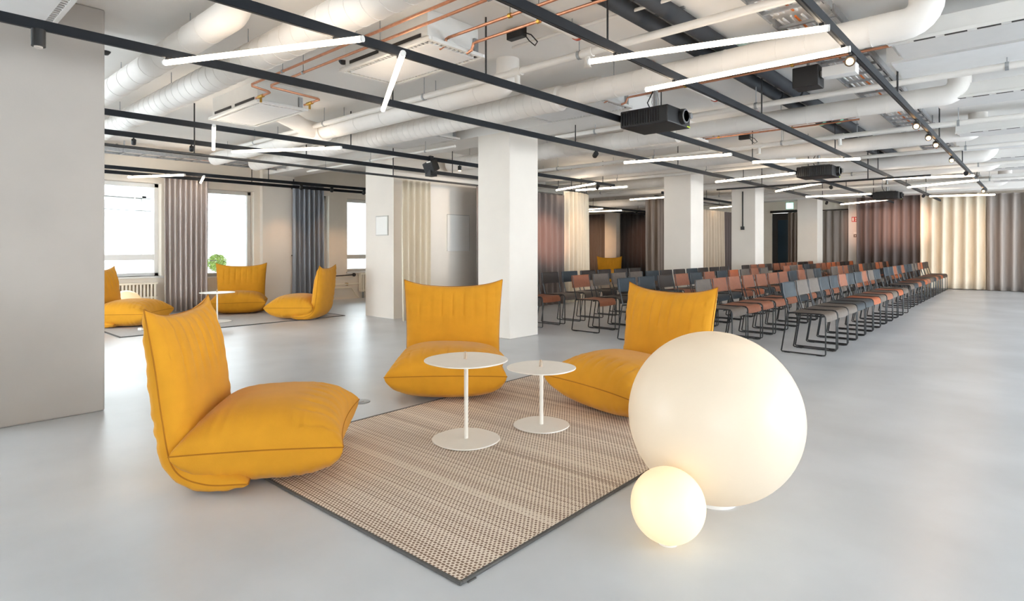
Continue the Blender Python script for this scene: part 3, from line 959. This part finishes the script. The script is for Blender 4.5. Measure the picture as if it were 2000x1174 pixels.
# ---------------------------------------------------------------- projectors
def projector(lab, x, y, z, s=1.0):
    t = thing('projector', lab, 'projector', (x, y, z), group='black ceiling projectors')
    t.scale = (s, s, s)
    MB().box(-.25, .25, -.23, .23, 0, .16).build('housing', BLACK, t, bevel=.012)
    fm = MB().box(-.006, .006, -.006, .006, .02, .14).mesh('cooling_fin')
    fm.materials.append(BLACKM)
    for k in range(15):
        o = bpy.data.objects.new('cooling_fin', fm)
        COL.objects.link(o)
        o.parent = t
        o.location = (-.225 + .027 * k, -.233, 0)
    rg = MB()
    ring = [(.25, .05, .085), (.29, .05, .085)]
    rg.tube(ring, [.075, .07], 28)
    rg.build('lens_barrel', BLACKM, t, smooth=True)
    MB().tube([(.285, .05, .085), (.296, .05, .085)], [.066, .062], 28).build('lens_ring', GALV, t, smooth=True)
    MB().lathe([(0, 0), (.052, 0)], 28).build('lens_glass', DOORG, t).matrix_local = Matrix.Translation((.298, .05, .085)) @ Matrix.Rotation(PI / 2, 4, 'Y')
    MB().tube([(.29, .13, .10), (.31, .13, .10)], .03, 18).build('sensor_cover', GALV, t, smooth=True)
    MB().box(.22, .252, .16, .225, .006, .016).build('status_strip', mat('lime_tag_' + str(int(y)), (205, 225, 60), .5), t)
    MB().box(-.12, .12, -.10, .10, .16, .185).box(-.2, .2, -.16, -.13, .16, .175).box(-.2, .2, .13, .16, .16, .175).build('mount_plate', BLACKM, t)
    MB().tube([(0, 0, .18), (0, 0, ZS - z)], .018, 10).build('ceiling_pole', GALV, t, smooth=True)
    for k, dx in enumerate((-.05, -.02, .03)):
        MB().tube([(dx, .02, .18), (dx * 1.6 - .02, .03, .27), (dx * .4, .01, .38), (dx * .3, 0, ZS - z)], .006, 6).build('cable', [BLACK, CABLEW, CABLEW][k], t)


projector('near black ceiling projector with a large lens', -2.77, 5.13, 2.32)
projector('second black ceiling projector above the chair rows', -2.75, 10.62, 2.33, 1.08)
projector('farthest black ceiling projector near the mauve curtain', -2.76, 16.5, 2.33, 1.05)

# loudspeaker / stage light on the left rail, wall box etc.
t = thing('stage_light', 'black angled stage light clamped to the rail by the partition', 'stage light', (-6.42, 5.40, 2.38))
M3 = Matrix.Rotation(math.radians(25), 3, 'X') @ Matrix.Rotation(math.radians(20), 3, 'Z')
MB().obox((0, 0, -.06), (.16, .17, .15), M3).build('housing', BLACK, t, bevel=.01)
MB().obox((.05, -.09, -.01), (.06, .01, .018), M3).build('white_label', SIGNW, t)
MB().box(-.02, .02, -.03, .03, .0, .09).build('clamp', BLACK, t)
MB().box(-.06, .06, -.06, .06, -.20, -.12).build('hood', BLACK, t)
t = thing('wall_speaker', 'dark brown speaker box under the right cable tray', 'speaker', (-1.45, 5.30, 2.50))
MB().box(-.10, .10, -.09, .09, 0, .17).build('cabinet', BLACK, t, bevel=.008)
MB().tube([(.0, .0, .17), (0, 0, ZS - 2.50)], .012, 8).build('mount', GALV, t)
MB().box(.12, .36, -.06, .06, .06, .14).build('driver_box', SOFFIT, t)
MB().box(.10, .12, -.03, .03, .08, .12).build('joint', GALV, t)
t = thing('cable_drop', 'black cable drop with junction box on the third column', 'cable', (-5.33, 14.16, 1.6))
MB().box(-.04, .04, -.03, .018, 0, .08).build('junction_box', BLACK, t, bevel=.005)
MB().box(-.011, .011, -.004, .018, .08, .92).build('conduit', BLACK, t)
t = thing('exit_sign', 'green lit exit sign hanging near the far column', 'sign', (-6.02, 20.0, 2.42))
MB().box(-.105, .105, -.02, .02, 0, .20).build('panel', EXITG, t, bevel=.004)
MB().box(-.07, -.02, -.024, -.02, .04, .16).box(.0, .03, -.024, -.02, .05, .12).tube([(.015, -.022, .14), (.015, -.024, .14)], .018, 12).build('pictogram', WHITEMARK, t)
MB().tube([(0, 0, .2), (0, 0, ZS - 2.42)], .006, 6).build('hanger_rod', BLACK, t)
t = thing('fire_sign', 'small red fire equipment sign on the narrow pier', 'sign', (-4.33, 20.715, 1.98))
MB().box(-.075, .075, -.008, .004, 0, .15).build('plate', REDSIGN, t)
MB().box(-.06, -.015, -.011, -.008, .02, .13).box(.02, .05, -.011, -.008, .02, .06).box(.02, .05, -.011, -.008, .075, .13).build('pictogram', SIGNW, t)
t = thing('call_point', 'small dark call point with a pale plate on the narrow pier', 'call point', (-4.30, 20.715, 1.50))
MB().box(-.05, .05, -.03, .004, 0, .09).build('housing', C_TAUPE, t, bevel=.004)
MB().box(-.045, .045, -.012, .004, .10, .16).build('plate', SIGNW, t)
MB().lathe([(0, 0), (.018, 0), (.014, .006), (0, .006)], 14).build('button', SIGNW, t).matrix_local = Matrix.Translation((0, -.03, .045)) @ Matrix.Rotation(PI / 2, 4, 'X')
t = thing('framed_sheet', 'small white framed sheet on the pale partition wall end', 'frame', (-8.21, 5.845, 1.375))
MB().box(-.17, .17, -.012, .003, 0, .33).build('frame', FRAMEG, t, bevel=.003)
MB().box(-.155, .155, -.015, -.011, .015, .315).build('sheet', WHITEP, t)
t = thing('white_board', 'flat white board on the wall behind the cream curtain', 'board', (-7.895, 7.28, 1.11))
MB().box(-.003, .012, -.27, .27, 0, .66).build('panel', WHITEP, t, bevel=.003)
MB().box(.012, .016, -.27, .27, .65, .662).box(.012, .016, .262, .27, 0, .65).build('edge', FRAMEG, t)

for x, y, z, lab in ((-3.02, 3.42, 2.80, 'beside the centre cassette'), (-3.30, 8.9, 2.80, 'above the second row of chairs'), (-5.85, 6.35, 2.66, 'left of the first column')):
    t = thing('power_supply', 'small black power supply with cables on the ceiling ' + lab, 'power supply', (x, y, z))
    MB().box(-.10, .06, -.03, .03, 0, ZS - z).build('housing', BLACK, t, bevel=.004)
    MB().tube([(.06, 0, .03), (.12, .01, .0), (.15, .05, -.05), (.10, .08, -.06), (.06, .06, -.02), (.05, .03, .01)], .005, 6).build('cable', BLACK, t, smooth=True)

# radiators under the windows
def radiator(lab, y0, y1, z0, z1):
    t = thing('radiator', lab, 'radiator', (XW + .085, y0, z0), group='cream radiators')
    L = y1 - y0
    fm = MB().box(-.045, .045, 0, .03, 0, z1 - z0 - .03).mesh('fin')
    fm.materials.append(RADI)
    k = 0
    while k * .055 < L - .03:
        o = bpy.data.objects.new('fin', fm)
        COL.objects.link(o)
        o.parent = t
        o.location = (0, k * .055, 0)
        k += 1
    MB().box(-.05, .05, -.01, L + .01, z1 - z0 - .035, z1 - z0).build('top_header', RADI, t, bevel=.006)
    MB().box(-.03, .03, -.01, L + .01, .02, .05).build('bottom_header', RADI, t)
    MB().box(-.06, -.045, .1, .14, -z0 + .0, z1 - z0 - .1).box(-.06, -.045, L - .14, L - .1, -z0, z1 - z0 - .1).build('bracket', GALV, t)
    MB().box(-.058, -.052, 0, L, 0.02, z1 - z0 - .04).build('back_shade', C_SAND, t)


radiator('cream ribbed radiator under the wide left window', 2.2, 3.52, .26, .56)
radiator('cream ribbed radiator partly hidden by the partition wall', 7.72, 8.5, .15, .58)
t = thing('heating_pipes', 'cream heating pipes along the wall below the right windows', 'pipe', (XW + .02, 0, 0))
MB().tube([(.05, 6.3, .34), (.05, 7.7, .34)], .018, 8).build('pipe_run', RADI, t, smooth=True)
MB().tube([(.05, 6.3, .26), (.05, 7.5, .26), (.05, 7.62, .10), (.05, 7.7, .02)], .016, 8).build('return_pipe', RADI, t, smooth=True)
MB().tube([(-.015, 7.4, .34), (.06, 7.4, .34)], .03, 10).build('valve', BRASS, t, smooth=True)
t = thing('black_wall_rod', 'black rod with a ball end on the wall by the radiator', 'rod', (XW + .03, 6.55, .52))
MB().tube([(0, 0, 0), (.02, 1.0, .03)], .012, 8).build('rod', BLACK, t, smooth=True)
MB().lathe([(0, -.045), (.032, -.032), (.045, 0), (.032, .032), (0, .045)], 16, (.02, 1.04, .03)).build('ball', BLACK, t, smooth=True)
t = thing('pole_hook', 'tall thin black pole standing against the cream pier', 'pole', (XW + .20, 6.04, 0))
MB().tube([(0, 0, .95), (0, 0, 2.6)], .012, 8).build('pole', BLACK, t)
MB().box(-.09, .012, -.012, .012, 1.0, 1.02).box(-.09, .012, -.012, .012, 2.4, 2.42).build('bracket', BLACK, t)


# ---------------------------------------------------------------- soft lounge chairs
def smooth_path(pts, n):
    """Catmull-Rom through (a, b) points, n samples, evenly spaced"""
    P = [Vector((p[0], p[1], 0)) for p in pts]
    P = [P[0] * 2 - P[1]] + P + [P[-1] * 2 - P[-2]]
    out = []
    for i in range(1, len(P) - 2):
        for k in range(20):
            t = k / 20
            a, b, c, d_ = P[i - 1], P[i], P[i + 1], P[i + 2]
            out.append(.5 * ((2 * b) + (c - a) * t + (2 * a - 5 * b + 4 * c - d_) * t * t + (3 * b - a - 3 * c + d_) * t ** 3))
    out.append(P[-2])
    cum = [0]
    for i in range(1, len(out)):
        cum.append(cum[-1] + (out[i] - out[i - 1]).length)
    res = []
    for k in range(n + 1):
        s = cum[-1] * k / n
        i = max(j for j in range(len(cum)) if cum[j] <= s + 1e-9)
        if i == len(out) - 1:
            res.append(out[-1])
        else:
            res.append(out[i].lerp(out[i + 1], (s - cum[i]) / max(1e-9, cum[i + 1] - cum[i])))
    return res


def sgnpow(v, p):
    return math.copysign(abs(v) ** p, v)


def cushion(path, hw, th_top, th_bot, N, waist, pleat_end, seed, flat=None, ear=0.0, power=.6, ppow=2.4):
    """pillow swept along a profile path in (y, z): u across x, v along the path; seam all round"""
    rnd_ = random.Random(seed)
    C = smooth_path(path, N)
    ph = [rnd_.uniform(0, 6.28) for _ in range(8)]
    top, bot, seam = [], [], []
    V = []
    idx_t, idx_b = {}, {}
    U = [math.sin(PI / 2 * (2 * i / N - 1)) * .55 + (2 * i / N - 1) * .45 for i in range(N + 1)]
    for j in range(N + 1):
        vv = U[j]
        s = (vv + 1) / 2 * N
        k = min(N - 1, int(s))
        c = C[k].lerp(C[k + 1], s - k)
        a = C[max(0, k - 1)]
        b = C[min(N, k + 2)]
        tg = (b - a).normalized()
        nr = Vector((-tg.y, tg.x, 0))     # points to the "top" side
        for i in range(N + 1):
            u = U[i]
            x = hw * u * (1 - waist * (1 - vv ** 2) * abs(u) ** 3)
            pull = waist * (1 - u ** 2) * abs(vv) ** 3 * math.copysign(1, vv)
            off = -tg * (pull * hw)
            base = c + off
            e = (1 - abs(u) ** ppow) * (1 - abs(vv) ** ppow)
            f = max(0, e) ** power
            f = f * (1.12 - .12 * f)
            # stitched pleats near the chosen end
            pl = 0
            w_ = max(0, (vv * pleat_end - .30) / .70)
            if w_ > 0 and abs(x) < hw * .86:
                g = (x / .095) % 1.0
                dd = min(g, 1 - g) * .095
                pl = .010 * math.exp(-(dd / .010) ** 2) * min(1, w_ * 3) * (1 - .2 * w_)
            # puckers along the side seams
            su = abs(u) ** 4
            sv = abs(vv) ** 8
            wr = su * (1 - abs(u) ** 30) * (.007 * math.sin(26 * vv + ph[0] + 2 * math.sin(7 * vv + ph[1])) + .004 * math.sin(47 * vv + ph[2])) \
                + sv * (1 - abs(vv) ** 30) * (.006 * math.sin(24 * u + ph[3] + 2 * math.sin(6 * u + ph[4])))
            lump = .006 * math.sin(3.1 * u + ph[5]) * math.sin(2.7 * vv + ph[6]) * f
            edge = i in (0, N) or j in (0, N)
            zt = th_top * f - pl * (f ** .5) + (wr + lump) * (f ** .5)
            zb = -th_bot * (f ** .75) + wr * (f ** .5)
            eup = ear * (abs(u) ** 4) * max(0, vv) ** 4
            p = base + tg * eup
            q = p + nr * zt
            if flat is not None and q.y < flat:
                q.y = flat
            V.append((x, q.x, q.y))
            idx_t[(i, j)] = len(V) - 1
            if edge:
                idx_b[(i, j)] = len(V) - 1
                seam.append(((i, j), (x, q.x, q.y)))
            else:
                q = p + nr * zb
                if flat is not None and q.y < flat:
                    q.y = flat + .15 * (q.y - flat) * 0
                V.append((x, q.x, q.y))
                idx_b[(i, j)] = len(V) - 1
    Fc = []
    for j in range(N):
        for i in range(N):
            Fc.append((idx_t[(i, j)], idx_t[(i + 1, j)], idx_t[(i + 1, j + 1)], idx_t[(i, j + 1)]))
            Fc.append((idx_b[(i, j)], idx_b[(i, j + 1)], idx_b[(i + 1, j + 1)], idx_b[(i + 1, j)]))
    m = MB().add(V, Fc)
    sd = dict(seam)
    loop = [sd[(i, 0)] for i in range(N + 1)] + [sd[(N, j)] for j in range(1, N + 1)] + [sd[(i, N)] for i in range(N - 1, -1, -1)] + [sd[(0, j)] for j in range(N - 1, -1, -1)]
    return m, loop


def make_lounge(label, loc, ang, group):
    t = thing('lounge_chair', label, 'lounge chair', loc, math.radians(ang + 90), group)
    m, loop = cushion([(-.415, .20), (-.2, .195), (.1, .195), (.36, .20)], .455, .20, .205, 72, .09, -1, 11, flat=.010, power=.44)
    s = m.build('seat_cushion', YELLOW, t, smooth=True)
    MB().tube(loop, .0035, 5, cap=False).build('seam', SEAM, s, smooth=True)
    m, loop = cushion([(.02, .045), (.22, .05), (.355, .13), (.405, .36), (.432, .60), (.465, .845)], .435, .115, .085, 72, .075, 1, 23, flat=.006, ear=.03, power=.5, ppow=3.0)
    b = m.build('back_cushion', YELLOW, t, smooth=True)
    MB().tube(loop, .0035, 5, cap=False).build('seam', SEAM, b, smooth=True)
    MB().box(-.2, .2, -.15, .2, 0, .014).build('base_board', BLACK, t)
    return t


proto = make_lounge('mustard lounge chair in the left foreground seen from its side', (-3.10, 1.50, .0125), 52, 'mustard lounge chairs')


def lounge(label, x, y, ang, z=0.0):
    o = copy_tree(proto)
    o['label'] = label
    o.location = (x, y, z)
    o.rotation_euler = (0, 0, math.radians(ang + 90))
    return o


lounge('mustard lounge chair in the middle, facing the taller side table', -3.56, 3.19, -46, .0125)
lounge('mustard lounge chair half hidden by the large globe lamp', -2.25, 3.74, -104, .0125)
lounge('mustard lounge chair cut off by the left column', -10.2, 2.72, 48, .0105)
lounge('mustard lounge chair in front of the narrow window at left', -10.72, 4.55, -28, .0105)
lounge('mustard lounge chair seen sideways beside the partition wall', -9.20, 4.90, -138, .0105)
lounge('far mustard lounge chair in the side room behind the chair rows', -11.0, 17.2, -55)

# ---------------------------------------------------------------- rugs
t = thing('woven_rug', 'beige woven rug with brown dashes and dark binding under the side tables', 'rug', (-2.475, 2.90, 0), math.radians(1.0))
MB().box(-.945, .945, -1.52, 1.52, 0, .009).build('weave', RUG, t)
for a, b, c, e in ((-.958, .958, -1.533, -1.519), (-.958, .958, 1.519, 1.533), (-.958, -.944, -1.519, 1.519), (.944, .958, -1.519, 1.519)):
    MB().box(a, b, c, e, 0, .012).build('binding', BIND, t, bevel=.003)
MB().box(.93, .965, -1.50, -1.46, .0, .004).build('label_tab', BIND, t)
t = thing('grey_rug', 'flat pale grey rug under the background lounge chairs', 'rug', (-10.0, 3.9, 0))
MB().box(-1.10, 1.10, -1.65, 1.65, 0, .007).build('weave', RUGG, t)
for a, b, c, e in ((-1.115, 1.115, -1.665, -1.64), (-1.115, 1.115, 1.64, 1.665), (-1.115, -1.09, -1.64, 1.64), (1.09, 1.115, -1.64, 1.64)):
    MB().box(a, b, c, e, 0, .010).build('binding', BIND, t)


# ---------------------------------------------------------------- side tables
def disc(r, t, n=64, sq=2.25, bev=.0015):
    """slightly squared round plate"""
    V, Fc = [], []
    rings = [(r - bev, 0), (r, bev), (r, t - bev), (r - bev, t)]
    for rr, z in rings:
        for k in range(n):
            a = 2 * PI * k / n
            c, s_ = math.cos(a), math.sin(a)
            q = (abs(c) ** sq + abs(s_) ** sq) ** (-1 / sq)
            V.append((rr * q * c, rr * q * s_, z))
    for i in range(3):
        for k in range(n):
            k2 = (k + 1) % n
            Fc.append((i * n + k, i * n + k2, (i + 1) * n + k2, (i + 1) * n + k))
    Fc.append(tuple(range(n))[::-1])
    Fc.append(tuple(3 * n + k for k in range(n)))
    return MB().add(V, Fc)


def side_table(label, x, y, h, rt, rb, z0=.0125):
    t = thing('side_table', label, 'side table', (x, y, z0), group='cream side tables')
    disc(rb, .008).build('base_plate', TABLEW, t)
    MB().tube([(0, 0, .006), (0, 0, h - .004)], .0125, 20).build('pole', TABLEW, t, smooth=True)
    o = disc(rt, .008).build('table_top', TABLEW, t, loc=(0, 0, h - .008))
    lp = [(0, .0, h)] + [(.006 * math.sin(k * PI / 6) - .008 * k / 6, .0, h + .045 * math.sin(k * PI / 12)) for k in range(1, 7)] + [(-.012, 0, h + .03), (-.014, 0, h)]
    MB().tube(lp, .005, 6).build('strap_loop', STRAP, t, smooth=True)
    return t


side_table('taller cream side table in front of the middle lounge chair', -2.582, 2.446, .484, .243, .198)
side_table('shorter cream side table beside the large globe lamp', -2.424, 2.971, .380, .217, .176)
side_table('cream side table between the background lounge chairs', -9.62, 3.74, .46, .25, .2, .0105)

# ---------------------------------------------------------------- globe lamps
def globe(label, x, y, r, m, z0=0.0):
    t = thing('globe_lamp', label, 'lamp', (x, y, z0))
    pr = [(r * math.sin(a), r + .006 - r * math.cos(a)) for a in [PI * k / 40 for k in range(0, 41)]]
    pr[0] = (0.0, pr[0][1])
    pr[-1] = (0.0, pr[-1][1])
    MB().lathe(pr, 72).build('opal_sphere', m, t, smooth=True)
    MB().lathe([(0, 0), (r * .26, 0), (r * .26, r * .045), (0, r * .045)], 32).build('foot_ring', SOFFIT, t, smooth=True)


globe('large glowing white globe lamp on the floor beside the rug', -1.128, 2.642, .387, GLOBE)
globe('small glowing globe lamp in front of the large one', -1.100, 2.140, .145, GLOBES)
globe('glowing globe lamp behind the lounge chair at far left', -11.22, 2.92, .23, GLOBES)
globe('small glowing globe lamp behind the left background lounge chair', -10.70, 3.30, .12, GLOBES, .0105)
globe('glowing globe lamp behind the chair rows in the side room', -11.35, 15.9, .30, GLOBES)

# ---------------------------------------------------------------- small floor things
t = thing('floor_box', 'round steel floor box behind the left lounge chair', 'floor outlet', (-3.842, 2.533, 0))
MB().lathe([(0, 0), (.075, 0), (.075, .003), (.066, .005), (0, .005)], 32).build('cover', GALV, t, smooth=True)
MB().lathe([(0, .005), (.03, .005), (.028, .008), (0, .008)], 24).build('lid', GALV, t, smooth=True)
t = thing('power_plug', 'small white plug lying by the left background lounge chair', 'plug', (-9.4, 2.62, .007))
MB().obox((0, 0, .022), (.06, .04, .036), Matrix.Rotation(.6, 3, 'Z')).build('plug_body', SIGNW, t, bevel=.008)
MB().tube([(.03, .02, .02), (.07, .06, .04), (.05, .12, .03), (-.02, .11, .012), (-.06, .05, .01)], .008, 6).build('cord', SIGNW, t, smooth=True)


# ---------------------------------------------------------------- stacking chairs
def chair_meshes():
    W = .415
    r = .0075
    side = MB()
    # sled: rear joint -> rear leg -> floor runner -> front leg -> seat rail back to the rear joint
    pts = [(-.388, 0, .440), (-.452, 0, .030)] + [(-.437 - .018 * math.cos(a), 0, .0085 + .018 * (1 - math.sin(a))) for a in (.2, .8, 1.3)] \
        + [(-.02, 0, .0085), (-.006, 0, .012), (0, 0, .026), (0, 0, .405), (-.006, 0, .430), (-.022, 0, .447), (-.05, 0, .452), (-.388, 0, .446)]
    side.tube(pts, r, 7)
    sm = side.mesh('side_frame', True)
    up = MB().tube([(-.372, 0, .44), (-.405, 0, .56), (-.432, 0, .66), (-.445, 0, .775)], r, 7).mesh('back_upright', True)
    seat = MB()
    prof = [(-.395, .448), (-.36, .456), (-.25, .452), (-.12, .452), (-.05, .458), (-.018, .452), (.001, .432), (.009, .405), (.010, .37)]
    n = 6
    V, Fc = [], []
    for k in range(n + 1):
        y = W * k / n
        dip = -.006 * math.sin(PI * k / n)
        for x, z in prof:
            V.append((x, y, z + dip))
    for k in range(n):
        for i in range(len(prof) - 1):
            a = k * len(prof) + i
            Fc.append((a, a + len(prof), a + len(prof) + 1, a + 1))
    seat.add(V, Fc)
    # underside
    V2 = [(x - (.006 if z < .44 else 0), y, z - (.006 if z >= .44 else 0)) for x, y, z in V]
    seat.add(V2, [q[::-1] for q in Fc])
    seatm = seat.mesh('seat', True)
    back = MB()
    V, Fc = [], []
    pb = [(-.418, .605), (-.426, .64), (-.438, .70), (-.446, .75), (-.449, .772), (-.455, .779), (-.461, .772), (-.456, .70), (-.440, .605)]
    for k in range(n + 1):
        y = -.010 + (W + .02) * k / n
        bow = -.012 * math.sin(PI * k / n)
        for x, z in pb:
            V.append((x + .004 + bow, y, z))
    for k in range(n):
        for i in range(len(pb)):
            a = k * len(pb) + i
            b = k * len(pb) + (i + 1) % len(pb)
            Fc.append((a, a + len(pb), b + len(pb), b))
    Fc.append(tuple(range(len(pb))))
    Fc.append(tuple(n * len(pb) + i for i in range(len(pb)))[::-1])
    back.add(V, Fc)
    backm = back.mesh('backrest', True)
    bar = MB().tube([(0, 0, 0), (0, W, 0)], r * .9, 6).mesh('cross_bar', True)
    foot = MB().box(-.03, .03, -.012, .012, 0, .014).mesh('glide')
    for q in (sm, up, bar):
        q.materials.append(BLACKM)
    foot.materials.append(BLACK)
    seatm.materials.append(LE['G'])
    backm.materials.append(LE['G'])
    return W, sm, up, seatm, backm, bar, foot


CW, M_SIDE, M_UP, M_SEAT, M_BACK, M_BAR, M_FOOT = chair_meshes()


def stack_chair(x, y, rz, back, seat, label, group, detail=True):
    t = thing('stacking_chair', label, 'chair', (x, y, 0), rz, group)

    def part(name, me, loc, mt=None):
        o = bpy.data.objects.new(name, me)
        COL.objects.link(o)
        o.parent = t
        o.location = loc
        if mt:
            o.material_slots[0].link = 'OBJECT'
            o.material_slots[0].material = mt
        return o
    for yy in (0, CW):
        part('side_frame', M_SIDE, (0, yy, 0))
        part('back_upright', M_UP, (0, yy, 0))
    part('seat', M_SEAT, (0, 0, 0), LE[seat])
    part('backrest', M_BACK, (0, 0, 0), LE[back])
    part('cross_bar', M_BAR, (-.386, 0, .435))
    part('cross_bar', M_BAR, (-.10, 0, .436))
    if detail:
        for yy in (0, CW):
            part('glide', M_FOOT, (-.39, yy, 0))
            part('glide', M_FOOT, (-.06, yy, 0))
    return t


# (front x at Y=7, first left edge, pitch, backs, seats) ; row one is nearest the open floor on the right
near = [(-1.722, 6.93, .517, 'BGGBBTBBTGB', 'GGGBBOGTGOG'), (-2.660, 6.73, .522, 'GTTTTTTBTGB', 'GTTTTBTBTTG'), (-3.570, 6.47, .525, 'BBDTBTBOGTG', 'DDGTBBTOBTD'),
        (-4.475, 6.72, .522, 'TGGGBDDBDDD', 'TDDGBTGDDDG'), (-5.400, 6.65, .535, 'DDBDDDDD'[:7], 'TGGDDDD')]
far = [(-1.80, 13.46, .512, 'BBTBTBBGGTODD', 'GBTBOTGBTDODD'), (-2.72, 13.40, .515, 'GTTDDODDDOTDT', 'TTOTDGDDTOOGD'), (-3.63, 13.30, .515, 'TGTBDTTOOTDDO', 'OTODGOTTDOTGD'),
       (-4.50, 13.20, .515, 'DTTDTTTTDDT', 'TDOTDTTODTT')]
rown = ['front row by the open floor', 'second row', 'third row', 'fourth row', 'rear row by the curtains']
for blk, rows_, bn in ((0, near, 'near block'), (1, far, 'far block')):
    for ri, (x0, y0, pt, bk, st) in enumerate(rows_):
        for k in range(len(bk)):
            y = y0 + pt * k + random.uniform(-.012, .012)
            x = x0 - .012 * (y - 7) if blk == 0 else x0 - .012 * (y - 13) - .06
            if ri == 3:
                x = x0 - .005 * (y - 7)
            if ri == 3 and blk and not all(y + CW < q0 - .03 or y > q1 + .03 for q0, q1 in ((14.18, 14.75), (19.36, 19.93))):
                x = -4.54
            b, s = bk[k], st[k]
            lab = '%s chair, %s seat, %s from camera end, %s, %s' % (LNAME[b], LNAME[s], ordinal(k), rown[ri].split(' by ')[0], bn)
            stack_chair(x, y, math.radians(random.uniform(-1.2, 1.2)), b, s, lab, 'leather stacking chairs in rows', detail=(blk == 0 and ri < 4))
